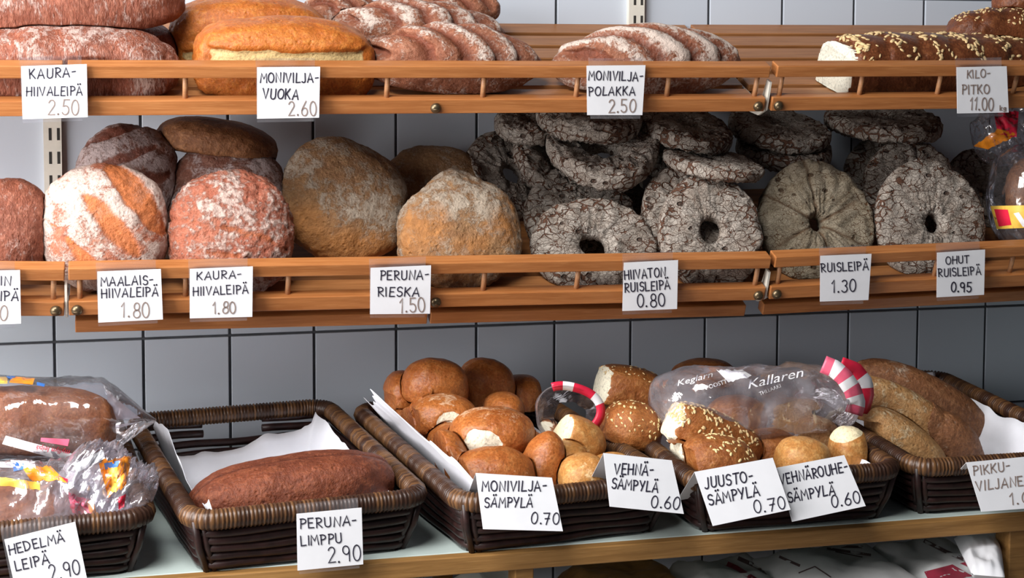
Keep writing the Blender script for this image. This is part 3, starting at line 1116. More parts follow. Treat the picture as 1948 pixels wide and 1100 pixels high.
bread('crusty_loaf', 'rough brown round loaf at the open end of the lower shelf', 'bread', M['oat_loaf'], 8, 437, 180, 185, 0.30, thick=0.12, lean=22, flour=0.4, n=34)
bread('round_loaf', 'white floured round loaf with broad orange cuts above the 1.80 MAALAIS card', 'bread', M['floury_loaf'], 200, 434, 238, 236, 0.315, thick=0.12, lean=16, n=44,
      fn=cuts_fn([(0.05, 42, 0.15, -0.75, 0.55), (0.66, 36, 0.24, -0.7, 0.85), (-0.60, 42, 0.10, -0.85, 0.25)], 0.45))
bread('round_loaf', 'grey floured round loaf with dark cuts standing behind the white floured loaf', 'bread', M['dark_loaf'], 242, 342, 190, 200, 0.21, thick=0.12, lean=22, roll=-10, n=36,
      fn=cuts_fn([(0.25, 118, 0.10, -0.7, 0.7), (0.80, 118, 0.12, -0.7, 0.7), (-0.3, 118, 0.1, -0.8, 0.6)], 0.45))
bread('round_loaf', 'pink floured round loaf with blistered crust above the 1.80 KAURA card', 'bread', M['blister_loaf'], 439, 446, 240, 232, 0.315, thick=0.12, lean=16, n=44, fine=0.03,
      fn=cuts_fn([(-0.45, 70, 0.06, -0.8, 0.3), (-0.05, 75, 0.05, -0.7, 0.2)], 0.12))
bread('round_loaf', 'grey brown round loaf standing behind the pink blistered loaf', 'bread', M['dark_loaf'], 433, 388, 228, 222, 0.22, thick=0.12, lean=20, n=36, flour=0.75)
bread('flat_loaf', 'brown flat loaf lying on top of the standing round loaves', 'bread', M['brown_loaf'], 414, 262, 232, 74, 0.15, depth=0.2, roll=-10, n=32, bottom=-0.4, flour=0.3)
bread('potato_flatbread', 'large dim potato flatbread with an orange lower edge', 'bread', M['potato_flat'], 650, 385, 258, 218, 0.22, thick=0.085, lean=24, roll=-18, n=38, lump=0.07, lscale=1.6, fn=base_orange())
bread('potato_flatbread', 'small potato flatbread lying at the back against the tiles', 'bread', M['potato_flat'], 828, 352, 200, 135, 0.11, thick=0.08, lean=35, n=30, lump=0.06, flour=0.4)
bread('potato_flatbread', 'rounded golden potato flatbread resting on the lower rail', 'bread', M['potato_flat'], 874, 440, 240, 222, 0.30, thick=0.10, lean=25, n=42, lump=0.08, lscale=1.4, fine=0.02, flour=0.62,
      fn=lambda Q, A, sd: (A.__setitem__('slash', 0.8 * sstep(0.1, 0.7, fbm(Q * 1.3 + sd, sd, 3) + 0.35 * (Q[:, 0] * 0.6 - Q[:, 1] * 0.3))), A['flour'].__iadd__(0.25 * Q[:, 1]), -0.20 * sstep(0.2, 1.0, Q[:, 1]) * np.abs(Q[:, 0]))[2])

GR = 'cracked rye rings piled on the lower shelf'
ring('rye_ring', 'cracked rye ring leaning on the lower rail beside the golden flatbread', 1127, 470, 248, 174, 0.305, 30, hole=0.2, th=0.035, group=GR)
ring('rye_ring', 'cracked rye ring leaning just behind the ring at the golden flatbread', 1105, 418, 226, 184, 0.200, 32, hole=0.2, group=GR, yaw=6)
ring('rye_ring', 'rye ring lying with its sagging side turned up, at mid height of its pile', 1142, 294, 220, 100, 0.195, 62, hole=0.3, th=0.04, group=GR, roll=2, bend=-0.18, rad=0.098)
ring('rye_ring', 'tilted rye ring tucked under the sagging ring', 1048, 312, 170, 110, 0.120, 50, roll=-35, hole=0.22, group=GR, rad=0.078)
ring('rye_ring', 'rye ring added to fill the dark gap between the two ring piles', 1232, 350, 180, 150, 0.085, 25, hole=0.2, group=GR)  # extra ring added to keep the gap dark and cover the upright
ring('rye_ring', 'dim rye ring propped against the tiles beyond the flatbreads', 972, 335, 190, 150, 0.09, 35, roll=-25, hole=0.2, group=GR)
ring('rye_ring', 'topmost rye ring directly under the POLAKKA card', 1120, 224, 212, 66, 0.175, 72, hole=0.2, th=0.038, group=GR, rad=0.093)
ring('rye_ring', 'dim rye ring end at the top of the pile beside the bare tiles', 1005, 240, 130, 60, 0.12, 72, hole=0.2, group=GR, rad=0.06)
ring('rye_ring', 'rye ring lying slanted beside the topmost ring', 1305, 246, 196, 66, 0.18, 70, roll=-7, hole=0.2, group=GR, rad=0.087)
ring('rye_ring', 'thin rye ring edge under the slanted ring', 1290, 274, 130, 34, 0.13, 75, roll=-7, hole=0.2, th=0.03, group=GR, rad=0.07)
ring('rye_ring', 'thin pale rye ring lying flat on two standing rings', 1356, 312, 210, 56, 0.255, 80, roll=-7, hole=0.2, th=0.026, group=GR, rad=0.088)
ring('rye_ring', 'upright rye ring with a round hole beside the 0.80 card', 1350, 444, 204, 214, 0.325, 20, hole=0.2, th=0.038, group=GR, yaw=-4)
ring('rye_ring', 'upright rye ring hidden behind the ring with the round hole', 1312, 412, 190, 194, 0.27, 24, hole=0.2, group=GR)
ring('rye_ring', 'dark rye ring lying on another beneath the double bolts', 1482, 246, 200, 58, 0.12, 72, roll=-3, hole=0.2, group=GR, rad=0.095)
ring('rye_ring', 'lower dark rye ring of two lying beneath the double bolts', 1492, 286, 190, 46, 0.12, 74, hole=0.2, group=GR, rad=0.09)


def radial_marks(o, angs, Ro):
    V = np.array([v.co[:] for v in o.data.vertices])
    a = np.arctan2(V[:, 1], V[:, 0])
    rr = np.linalg.norm(V[:, :2], axis=1)
    s = np.zeros(len(V))
    for t in angs:
        dd = np.abs((a - math.radians(t) + math.pi) % (2 * math.pi) - math.pi) * rr
        s = np.maximum(s, 1 - sstep(0.001, 0.0035, dd))
    s *= (V[:, 2] > 0)
    o.data.attributes['slash'].data.foreach_set('value', (0.75 * s).astype(np.float32))
    V[:, 2] -= 0.002 * s
    o.data.vertices.foreach_set('co', V.ravel())


o = ring('rye_disc', 'big flat rye bread scored into wedges behind the 1.30 card', 1550, 428, 228, 238, 0.285, 20, hole=0.11, th=0.04, mat=M['rye_big'])
o['category'] = 'bread'
radial_marks(o, [95, 25, -30, -80, 150, 205], 0.1)
ring('rye_ring', 'dark rye ring lying flat at the top behind the thin rye breads', 1680, 234, 240, 44, 0.12, 78, hole=0.2, group=GR, rad=0.11)
ring('rye_ring', 'dim thin rye bread standing rearmost of its row', 1700, 350, 200, 190, 0.13, 22, hole=0.12, th=0.03, group=GR)
ring('rye_ring', 'thin rye bread standing second in its row behind the 0.95 card', 1738, 370, 205, 200, 0.21, 22, hole=0.12, th=0.03, group=GR)
ring('rye_ring', 'front thin rye bread with a small hole behind the 0.95 card', 1770, 428, 228, 246, 0.30, 18, hole=0.13, th=0.036, group=GR)
ring('rye_ring', 'dark rye bread in the gloom beside the bagged bread', 1868, 370, 150, 170, 0.14, 22, hole=0.12, th=0.03, group=GR)

# ================================================================== ROLLS AND LOAVES IN THE BASKETS
def patch_fn(cx=-0.4, cz=-0.05, rx=0.32, rz=0.42, face=-1, dent=0.05, top_flour=0.0):
    """pale torn spot where two rolls were baked together"""
    def fn(Q, A, sd):
        wob = 0.25 * fbm(Q * 3 + sd, sd, 3)
        e = ((Q[:, 0] - cx) / rx) ** 2 + ((Q[:, 2] - cz) / rz) ** 2 + wob
        m_ = sstep(1.15, 0.8, e) * (Q[:, 1] * face > 0)
        A['crumb'] = m_
        if top_flour:
            A['flour'] += top_flour * sstep(0.45, 0.8, Q[:, 2])
        return -dent * m_
    return fn


def end_fn(side=-1, at_=0.72, dent=0.02):
    """torn pale end"""
    def fn(Q, A, sd):
        x = Q[:, 0] * side + 0.12 * fbm(Q * 2.5 + sd, sd, 3)
        m_ = sstep(at_ - 0.04, at_ + 0.04, x)
        A['crumb'] = m_
        k = Q[:, 0] * side > at_
        Q[k, 0] = side * (at_ + (np.abs(Q[k, 0]) - at_) * 0.3)
        return -dent * m_
    return fn


def roll(label, mat, px, py, w, h, d, **kw):
    kw.setdefault('depth', 0.09)
    kw.setdefault('p', 2.25)
    kw.setdefault('lump', 0.03)
    kw.setdefault('fine', 0.004)
    kw.setdefault('n', 28)
    return bread('bread_roll', label, 'bread roll', mat, px, py, w, h, d, **kw)


GN, WH, CH = M['grain_roll'], M['wheat_roll'], M['cheese_roll']
roll('large domed grain roll at the back of the heap, above the torn rolls', GN, 829, 727, 130, 90, 0.25, roll=-8)
roll('grain roll peeping out at the edge of the heap by the bare tiles', GN, 765, 742, 70, 72, 0.21)
roll('shadowed domed grain roll behind the large domed roll', GN, 917, 728, 118, 98, 0.16, roll=-10)
roll('darkest grain roll at the back beside the checked bag', GN, 1000, 742, 84, 66, 0.13)
roll('grain roll with a pale torn side resting under the domed roll', GN, 843, 787, 134, 72, 0.34, depth=0.105, fn=patch_fn(0.0, -0.15, 0.40, 0.6, top_flour=0.45), roll=-2)
roll('shiny grain roll with a white torn side on top of the front rolls', GN, 935, 818, 160, 84, 0.44, depth=0.12, fn=patch_fn(-0.38, -0.25, 0.44, 0.66, top_flour=0.45), roll=1, n=36)
roll('grain roll leaning against the folded paper', GN, 833, 868, 82, 96, 0.47, depth=0.08, roll=20)
roll('grain roll with a floury edge squeezed beside the front grain roll', GN, 862, 893, 66, 92, 0.52, depth=0.08, roll=25, flour=0.7)
roll('plump front grain roll behind the MONIVILJA-SÄMPYLÄ card', GN, 922, 905, 172, 106, 0.56, depth=0.10, n=34)
roll('elongated grain roll slanting down to the front rim', GN, 1028, 890, 80, 140, 0.53, depth=0.085, roll=-22)
roll('plain orange roll in the gap behind the shiny torn roll', GN, 958, 775, 76, 56, 0.27)
roll('dim grain roll low at the back by the paper', GN, 752, 790, 80, 44, 0.22)
roll('dim grain roll below the torn roll at the back', GN, 792, 806, 84, 66, 0.31)
roll('grain roll buried under the shiny torn roll', GN, 862, 838, 100, 70, 0.39)
roll('grain roll buried in the middle of the heap beside the wheat rolls', GN, 1000, 855, 90, 70, 0.44)
roll('pale wheat roll with a torn white end at the checked bag', WH, 1098, 836, 116, 84, 0.46, depth=0.09, roll=-28, fn=end_fn(-1, 0.55))
roll('wheat roll squeezed under the torn wheat roll', WH, 1076, 868, 86, 56, 0.51, depth=0.08, fn=end_fn(-1, 0.6))
roll('bright yellow wheat roll at the front rim beside the VEHNÄ-SÄMPYLÄ card', WH, 1110, 905, 98, 84, 0.575, depth=0.085, roll=8, flour=0.8)
roll('wheat roll hidden behind the VEHNÄ-SÄMPYLÄ card', WH, 1180, 900, 100, 80, 0.53, depth=0.085)

c = roll('long dim cheese roll with a pale end, at the back by the tiles', CH, 1182, 737, 160, 78, 0.24, depth=0.1, roll=-12, fn=end_fn(-1, 0.66), p=2.5)
scatter(c, 'seeds', 60, 0.003, M['seed'], 11, 0.5)
c = roll('dark seeded cheese roll beside the checked bag', CH, 1205, 808, 118, 88, 0.42, depth=0.1, roll=-18, n=34)
scatter(c, 'seeds', 120, 0.0032, M['seed_pale'], 12, -0.2, label='pale seeds')
c = roll('long seeded cheese roll with a white cut end under the clear bag', CH, 1335, 825, 220, 86, 0.49, depth=0.09, roll=-24, fn=end_fn(-1, 0.74), p=2.6, n=40)
scatter(c, 'cheese_shreds', 230, 0.0042, M['seed'], 13, 0.1, -0.7, 0.9, label='toasted cheese shreds')
c = roll('smooth fronted seeded cheese roll behind the JUUSTO card', CH, 1352, 880, 158, 104, 0.575, depth=0.095, roll=-14, n=36)
scatter(c, 'seeds', 90, 0.0036, M['seed_pale'], 14, 0.35, -0.3, 0.9, label='pale seeds')
roll('white crumb end of a roll between the seeded rolls', CH, 1262, 862, 90, 46, 0.53, depth=0.07, fn=end_fn(-1, 0.2))
roll('domed roll at the back above the clear bag', CH, 1338, 708, 125, 52, 0.14)
roll('brown roll under the clear bag behind the bran rolls', CH, 1462, 858, 130, 84, 0.47, depth=0.09)
roll('smooth oval bran roll behind the VEHNÄROUHE card', WH, 1528, 868, 108, 74, 0.56, depth=0.085, roll=-6)
roll('pale topped bran roll standing at the basket corner', WH, 1630, 862, 76, 104, 0.545, depth=0.075, fn=lambda Q, A, sd: A.__setitem__('crumb', sstep(0.66, 0.78, Q[:, 2] - 0.25 * Q[:, 0])), p=2.5)
roll('long pale roll under the clear bag beside the bran roll', M['baguette'], 1580, 826, 110, 60, 0.45, depth=0.08, roll=-30)
roll('brown roll below the crumpled middle of the clear bag', CH, 1400, 790, 120, 76, 0.36, depth=0.09)
roll('brown roll below the checked end of the clear bag', M['baguette'], 1530, 790, 130, 70, 0.34, depth=0.09)


def long_fn(Q, A, sd):
    b = 1 - sstep(0.08, 0.2, np.abs(Q[:, 1] - 0.15 + 0.05 * fbm(Q * 3 + sd, sd, 2)))
    b *= (Q[:, 2] > 0.1) * sstep(0.9, 0.7, np.abs(Q[:, 0]))
    A['slash'] = b
    A['flour'] += 0.15
    return -0.04 * b


BG = M['baguette']
bread('small_baguette', 'floury long small loaf in the middle of the PIKKU-VILJANEN basket', 'bread', BG, 1748, 796, 290, 78, 0.42, depth=0.085, roll=-33, p=2.6, n=36, fn=long_fn, taper=0.25, yaw=-12)
bread('small_baguette', 'brown long small loaf nearest the gap between the baskets', 'bread', BG, 1705, 838, 210, 74, 0.47, depth=0.085, roll=-36, p=2.6, n=34, taper=0.25, yaw=-12)
bread('small_baguette', 'dark long small loaf at the back of the PIKKU-VILJANEN basket', 'bread', M['brown_loaf'], 1755, 756, 280, 92, 0.30, depth=0.10, roll=-26, p=2.6, n=34, fn=long_fn, taper=0.2, yaw=-10)
bread('small_baguette', 'low brown small loaf beside the standing white paper', 'bread', M['brown_loaf'], 1812, 838, 150, 84, 0.44, depth=0.08, roll=-45, p=2.4, n=30, taper=0.2)
bread('rye_limppu', 'long dark red brown loaf lying on creased white paper', 'bread', M['limppu'], 548, 930, 388, 118, 0.53, depth=0.135, roll=3.5, yaw=5, p=2.9, n=44, bottom=-0.62, taper=0.10,
      fn=lambda Q, A, sd: (A.__setitem__('slash', 0.8 * (1 - sstep(0.03, 0.1, np.abs(Q[:, 1] + 0.1 + 0.03 * np.sin(5 * Q[:, 0])))) * (Q[:, 2] > 0.2)), -0.03 * A['slash'])[1])


# ================================================================== HANDWRITING
def arc(cx, cy, rx, ry, a0, a1, n=14):
    return [(cx + rx * math.cos(math.radians(a)), cy + ry * math.sin(math.radians(a))) for a in frange(a0, a1, n)]


GLY = {
    'A': (0.75, [[(0, 0), (0.38, 1), (0.72, 0)], [(0.12, 0.33), (0.62, 0.33)]]),
    'D': (0.7, [[(0.05, 0), (0.05, 1)], [(0, 1)] + arc(0.1, 0.5, 0.55, 0.5, 85, -85) + [(0, 0)]]),
    'E': (0.6, [[(0.55, 1), (0.05, 1), (0.05, 0), (0.58, 0)], [(0.05, 0.52), (0.45, 0.52)]]),
    'H': (0.72, [[(0.05, 1), (0.05, 0)], [(0.66, 1), (0.66, 0)], [(0.0, 0.5), (0.7, 0.52)]]),
    'I': (0.18, [[(0.08, 1), (0.08, 0)]]),
    'J': (0.55, [[(0.45, 1), (0.45, 0.25)] + arc(0.23, 0.22, 0.22, 0.22, 0, -150, 8)]),
    'K': (0.68, [[(0.06, 1), (0.06, 0)], [(0.6, 1), (0.08, 0.42)], [(0.2, 0.54), (0.64, 0)]]),
    'L': (0.6, [[(0.08, 1), (0.05, 0), (0.58, 0.03)]]),
    'M': (0.85, [[(0.0, 0), (0.1, 1), (0.42, 0.4), (0.72, 1), (0.82, 0)]]),
    'N': (0.72, [[(0.04, 0), (0.06, 1), (0.62, 0), (0.66, 1)]]),
    'O': (0.75, [arc(0.37, 0.5, 0.36, 0.5, 100, 465, 24)]),
    'P': (0.62, [[(0.08, 0), (0.08, 1)], [(0.0, 0.98)] + arc(0.2, 0.74, 0.38, 0.26, 88, -88) + [(0.08, 0.48)]]),
    'R': (0.66, [[(0.08, 0), (0.08, 1)], [(0.0, 0.98)] + arc(0.2, 0.75, 0.36, 0.25, 88, -88) + [(0.1, 0.5), (0.62, 0)]]),
    'S': (0.6, [arc(0.3, 0.75, 0.26, 0.25, 25, 250, 12) + arc(0.3, 0.25, 0.28, 0.26, 80, -150, 12)]),
    'T': (0.7, [[(0, 0.98), (0.68, 1.0)], [(0.34, 1), (0.33, 0)]]),
    'U': (0.7, [[(0.05, 1), (0.05, 0.3)] + arc(0.34, 0.3, 0.29, 0.3, 180, 360, 12) + [(0.63, 1)]]),
    'V': (0.7, [[(0, 1), (0.33, 0), (0.66, 1)]]),
    'Y': (0.66, [[(0, 1), (0.3, 0.45)], [(0.62, 1), (0.22, 0)]]),
    'G': (0.7, [arc(0.36, 0.5, 0.34, 0.5, 50, 320, 16) + [(0.64, 0.42), (0.4, 0.42)]]),
    'k': (0.5, [[(0.05, 1), (0.05, 0)], [(0.42, 0.62), (0.07, 0.3), (0.45, 0)]]),
    'g': (0.5, [arc(0.22, 0.3, 0.2, 0.25, 0, 360, 12), [(0.42, 0.55), (0.42, -0.15), (0.2, -0.3), (0.03, -0.2)]]),
    '0': (0.62, [arc(0.3, 0.5, 0.29, 0.5, 90, 450, 24)]),
    '1': (0.32, [[(0.0, 0.72), (0.22, 1.0), (0.2, 0)]]),
    '2': (0.6, [arc(0.27, 0.74, 0.25, 0.26, 165, -30, 12) + [(0.03, 0), (0.58, 0.02)]]),
    '3': (0.55, [arc(0.24, 0.76, 0.24, 0.24, 150, -80, 12) + arc(0.24, 0.26, 0.28, 0.27, 80, -150, 12)]),
    '5': (0.58, [[(0.55, 1), (0.1, 1), (0.06, 0.56)] + arc(0.26, 0.3, 0.28, 0.3, 110, -150, 14)]),
    '6': (0.6, [[(0.42, 1), (0.12, 0.55)] + arc(0.3, 0.27, 0.27, 0.27, 160, 520, 20)]),
    '7': (0.6, [[(0.0, 0.98), (0.56, 1), (0.22, 0)], [(0.12, 0.5), (0.52, 0.54)]]),
    '8': (0.6, [arc(0.3, 0.75, 0.22, 0.25, -90, 270, 18), arc(0.3, 0.25, 0.28, 0.26, 90, 450, 18)]),
    '9': (0.58, [arc(0.27, 0.72, 0.25, 0.27, 0, 360, 18) + [(0.52, 0.7), (0.46, 0.0)]]),
    '.': (0.22, [arc(0.08, 0.03, 0.035, 0.035, 0, 360, 6)]),
    '-': (0.5, [[(0.06, 0.5), (0.42, 0.54)]]),
    ' ': (0.4, []),
}
GLY['Ä'] = (0.75, GLY['A'][1] + [arc(0.24, 1.24, 0.035, 0.04, 0, 360, 6), arc(0.52, 1.26, 0.035, 0.04, 0, 360, 6)])


def ribbons(J, polys, width, tf, mi=0):
    """flat pen strokes: polylines in picture units -> thin quads through tf"""
    for pl in polys:
        P = [np.array(p, float) for p in pl]
        P = [p for i, p in enumerate(P) if i == 0 or np.linalg.norm(p - P[i - 1]) > 1e-6]
        if len(P) < 2:
            continue
        V, Fc = [], []
        for i in range(len(P)):
            a, b = P[max(i - 1, 0)], P[min(i + 1, len(P) - 1)]
            t1 = P[i] - a if i > 0 else b - P[i]
            t2 = b - P[i] if i < len(P) - 1 else t1
            t1, t2 = t1 / (np.linalg.norm(t1) + 1e-9), t2 / (np.linalg.norm(t2) + 1e-9)
            t = t1 + t2
            if np.linalg.norm(t) < 0.3:
                t = t1
            t = t / np.linalg.norm(t)
            nn = np.array([-t[1], t[0]])
            k = 1.0 / max(0.6, abs(float(nn @ np.array([-t1[1], t1[0]]))))
            e = t * (width * 0.4) * (-1 if i == 0 else 1 if i == len(P) - 1 else 0)
            V += [tf(*(P[i] + e + nn * width / 2 * k)), tf(*(P[i] + e - nn * width / 2 * k))]
        for i in range(len(P) - 1):
            Fc.append((2 * i, 2 * i + 1, 2 * i + 3, 2 * i + 2))
        J.add(V, Fc, mi)


def write(J, text, x0, y0, x1, y1, h, tf, mi=0, seed=0, wk=0.13):
    r = random.Random(seed)
    gap = 0.2
    tot = sum(GLY[c][0] + gap for c in text) - gap
    d = np.array([x1 - x0, y1 - y0], float)
    L = np.linalg.norm(d)
    d /= L
    up = np.array([d[1], -d[0]])
    if up[1] > 0:
        up = -up
    sx = L / tot
    pen = 0.0
    for c in text:
        w, polys = GLY[c]
        j = [r.uniform(-0.03, 0.03) for _ in range(6)]
        sl = r.uniform(-0.04, 0.10)
        out = []
        for pl in polys:
            q = []
            for (gx, gy) in pl:
                gx2 = gx + sl * gy + j[0]
                gy2 = gy * (1 + j[1]) + j[2]
                q.append(np.array([x0, y0]) + d * (pen + gx2) * sx + up * gy2 * h)
            out.append(q)
        ribbons(J, out, max(1.9, h * wk) if h < 21 else 2.2, tf, mi)
        pen += w + gap


CARD_G = 'handwritten price cards'


def price_card(label, corners, dt, db, lines, sleeve=True, tent=False, seed=0, shift=(-3, 0)):
    TL, TR, BR, BL = corners
    p0 = (at(*TL, dt) + at(*TR, dt)) / 2
    pb = (at(*BL, db) + at(*BR, db)) / 2
    u = at(*TR, dt) - at(*TL, dt)
    n = np.cross(u, p0 - pb)
    n /= np.linalg.norm(n)
    if n[1] > 0:
        n = -n
    root = empty('price_card', tuple(pb))
    tag(root, label, 'price card', CARD_G)
    inv = Matrix.Translation(tuple(-pb))

    def tf_off(off):
        q0 = p0 + n * off
        return lambda x, y: onplane(x, y, q0, n) - pb

    T = tf_off(0.0)
    if not tent:
        g = 8
        V, Fc = [], []
        for j in range(g + 1):
            for i in range(g + 1):
                a, b = i / g, j / g
                q = (1 - b) * ((1 - a) * np.array(TL) + a * np.array(TR)) + b * ((1 - a) * np.array(BL) + a * np.array(BR))
                V.append(T(*q))
        for j in range(g):
            for i in range(g):
                k = j * (g + 1) + i
                Fc.append((k, k + g + 1, k + g + 2, k + 1))
        cd = link('card', mk_mesh('card', V, Fc, M['card'], False), root)
        cd.modifiers.new('thickness', 'SOLIDIFY').thickness = 0.0006
    else:
        A_, B_, C_, D_ = (T(*c) for c in (TL, TR, BR, BL))
        back = np.array([0, 0.072, 0.0])
        E_, F_ = A_ + back + np.array([0, 0, -0.062]), B_ + back + np.array([0, 0, -0.062])
        cd = link('card', mk_mesh('card', [A_, B_, C_, D_, E_, F_], [(0, 3, 2, 1), (0, 1, 5, 4)], M['card'], False), root)
        cd.modifiers.new('thickness', 'SOLIDIFY').thickness = 0.0007
    J = Join()
    for k, ln in enumerate(lines):
        text, x0, y0, x1, y1, h = ln[:6]
        mi = 1 if len(ln) > 6 else 0
        write(J, text, x0, y0, x1, y1, h, tf_off(0.0009), mi, seed * 13 + k)
    J.build('lettering', [M['ink'], M['ink_faint']], cd, smooth=False)['kind'] = 'stuff'
    if sleeve:
        S = tf_off(-0.0012)
        sx, sy = shift
        V = [S(TL[0] + sx, TL[1] - 17 + sy), S(TR[0] + sx - 7, TR[1] - 17 + sy), S(BR[0] + sx - 7, BR[1] + 7), S(BL[0] + sx + 3, BL[1] + 7)]
        sl = link('plastic_sleeve', mk_mesh('plastic_sleeve', V, [(0, 3, 2, 1)], M['sleeve'], False), root)
        sl['label'] = 'clear plastic sleeve'
    return root


f_ = 'faint'
DT, DB = 0.416, 0.404
price_card('white card reading KAURA-HIIVALEIPÄ 2.50 on the upper shelf', [(40, 126), (165, 122), (167, 223), (43, 227)], DT, DB,
           [('KAURA-', 56, 150, 145, 146, 18), ('HIIVALEIPÄ', 50, 183, 157, 181, 17), ('2.50', 90, 219, 150, 219, 29, f_)], seed=1)
price_card('white card reading MONIVILJA-VUOKA 2.60', [(489, 128), (609, 127), (607, 224), (489, 226)], DT, DB,
           [('MONIVILJA-', 495, 157, 606, 157, 18), ('VUOKA', 500, 188, 567, 189, 19), ('2.60', 549, 220, 602, 220, 27, f_)], seed=2)
price_card('white card reading MONIVILJA-POLAKKA 2.50', [(1116, 125), (1228, 124), (1222, 219), (1117, 219)], DT, DB,
           [('MONIVILJA-', 1120, 152, 1223, 154, 17), ('POLAKKA', 1120, 182, 1208, 181, 16), ('2.50', 1158, 214, 1209, 214, 25, f_)], seed=3, shift=(3, 3))
price_card('white card reading KILO-PITKO 11.00 kg', [(1820, 128), (1915, 126), (1919, 214), (1821, 216)], DT, DB,
           [('KILO-', 1839, 149, 1884, 147, 15, f_), ('PITKO', 1830, 179, 1882, 178, 17, f_), ('11.00', 1845, 209, 1890, 210, 24, f_), ('kg', 1902, 210, 1914, 210, 9, f_)], seed=4)
price_card('white card ending in IN and LEIPÄ below the rough brown loaf', [(-85, 517), (38, 514), (40, 616), (-83, 620)], DT, DB,
           [('IN', 1, 543, 21, 543, 17), ('LEIPÄ', -28, 573, 35, 572, 18), ('0', 0, 611, 15, 611, 28, f_)], seed=5)
price_card('white card reading MAALAIS-HIIVALEIPÄ 1.80', [(185, 517), (306, 512), (310, 608), (187, 614)], DT, DB,
           [('MAALAIS-', 192, 545, 292, 541, 17), ('HIIVALEIPÄ', 193, 567, 301, 563, 17), ('1.80', 231, 604, 285, 604, 28, f_)], seed=6)
price_card('white card reading KAURA-HIIVALEIPÄ 1.80 on the lower shelf', [(361, 512), (481, 507), (480, 603), (361, 606)], DT, DB,
           [('KAURA-', 374, 533, 460, 529, 15), ('HIIVALEIPÄ', 367, 563, 472, 558, 16), ('1.80', 405, 597, 449, 596, 22, f_)], seed=7)
price_card('white card reading PERUNA-RIESKA 1.50', [(705, 510), (820, 505), (818, 597), (704, 598)], DT, DB,
           [('PERUNA-', 723, 533, 816, 531, 17), ('RIESKA', 718, 564, 797, 564, 17), ('1.50', 760, 595, 809, 593, 27, f_)], seed=8)
price_card('white card reading HIIVATON RUISLEIPÄ 0.80', [(1187, 500), (1290, 495), (1288, 588), (1184, 592)], DT, DB,
           [('HIIVATON', 1188, 532, 1266, 526, 17), ('RUISLEIPÄ', 1188, 556, 1275, 550, 17), ('0.80', 1212, 585, 1266, 583, 25)], seed=9)
price_card('white card reading RUISLEIPÄ 1.30', [(1561, 487), (1658, 483), (1652, 571), (1560, 574)], DT, DB,
           [('RUISLEIPÄ', 1562, 518, 1652, 513, 16), ('1.30', 1583, 556, 1628, 555, 23)], seed=10)
price_card('white card reading OHUT RUISLEIPÄ 0.95', [(1783, 481), (1874, 475), (1872, 561), (1782, 566)], DT, DB,
           [('OHUT', 1799, 503, 1844, 500, 14), ('RUISLEIPÄ', 1785, 527, 1866, 522, 15), ('0.95', 1809, 556, 1848, 555, 18)], seed=11)
price_card('white card reading HEDELMÄ LEIPÄ 2.90 clipped to a basket', [(8, 1027), (143, 993), (167, 1108), (34, 1142)], 0.678, 0.684,
           [('HEDELMÄ', 18, 1056, 123, 1030, 18), ('LEIPÄ', 30, 1086, 94, 1072, 19), ('2.90', 97, 1105, 154, 1092, 28)], seed=12, shift=(-8, -4))
price_card('white card reading PERUNA-LIMPPU 2.90 clipped to a basket', [(564, 978), (688, 966), (691, 1074), (566, 1086)], 0.678, 0.684,
           [('PERUNA-', 571, 1006, 679, 999, 18), ('LIMPPU', 572, 1039, 651, 1032, 18), ('2.90', 624, 1072, 687, 1066, 29)], seed=13, shift=(0, -2))
price_card('folded white card reading MONIVILJA-SÄMPYLÄ 0.70', [(905, 900), (1050, 909), (1071, 1011), (919, 1007)], 0.674, 0.714,
           [('MONIVILJA-', 917, 935, 1040, 934, 19), ('SÄMPYLÄ', 922, 965, 1013, 965, 18), ('0.70', 1010, 997, 1063, 998, 22)], False, True, 14)
price_card('folded white card reading VEHNÄ-SÄMPYLÄ 0.60', [(1148, 862), (1278, 876), (1301, 978), (1160, 964)], 0.672, 0.712,
           [('VEHNÄ-', 1168, 902, 1243, 905, 20), ('SÄMPYLÄ', 1163, 929, 1251, 937, 19), ('0.60', 1238, 965, 1292, 970, 23)], False, True, 15)
price_card('folded white card reading JUUSTO-SÄMPYLÄ 0.70', [(1321, 898), (1470, 871), (1504, 970), (1356, 1001)], 0.682, 0.722,
           [('JUUSTO-', 1341, 930, 1433, 916, 20), ('SÄMPYLÄ', 1349, 962, 1446, 942, 20), ('0.70', 1436, 977, 1495, 968, 24)], False, True, 16)
price_card('folded white card reading VEHNÄROUHE-SÄMPYLÄ 0.60', [(1478, 890), (1606, 866), (1647, 963), (1507, 993)], 0.672, 0.710,
           [('VEHNÄROUHE-', 1485, 922, 1614, 897, 19), ('SÄMPYLÄ', 1500, 956, 1589, 940, 19), ('0.60', 1583, 966, 1637, 957, 23)], False, True, 17)
price_card('folded white card reading PIKKU-VILJANEN', [(1838, 880), (1962, 868), (1990, 965), (1867, 974)], 0.668, 0.705,
           [('PIKKU-', 1852, 905, 1922, 895, 17, f_), ('VILJANEN', 1858, 934, 1962, 922, 18, f_), ('1.0', 1922, 961, 1960, 957, 22, f_)], False, True, 18)


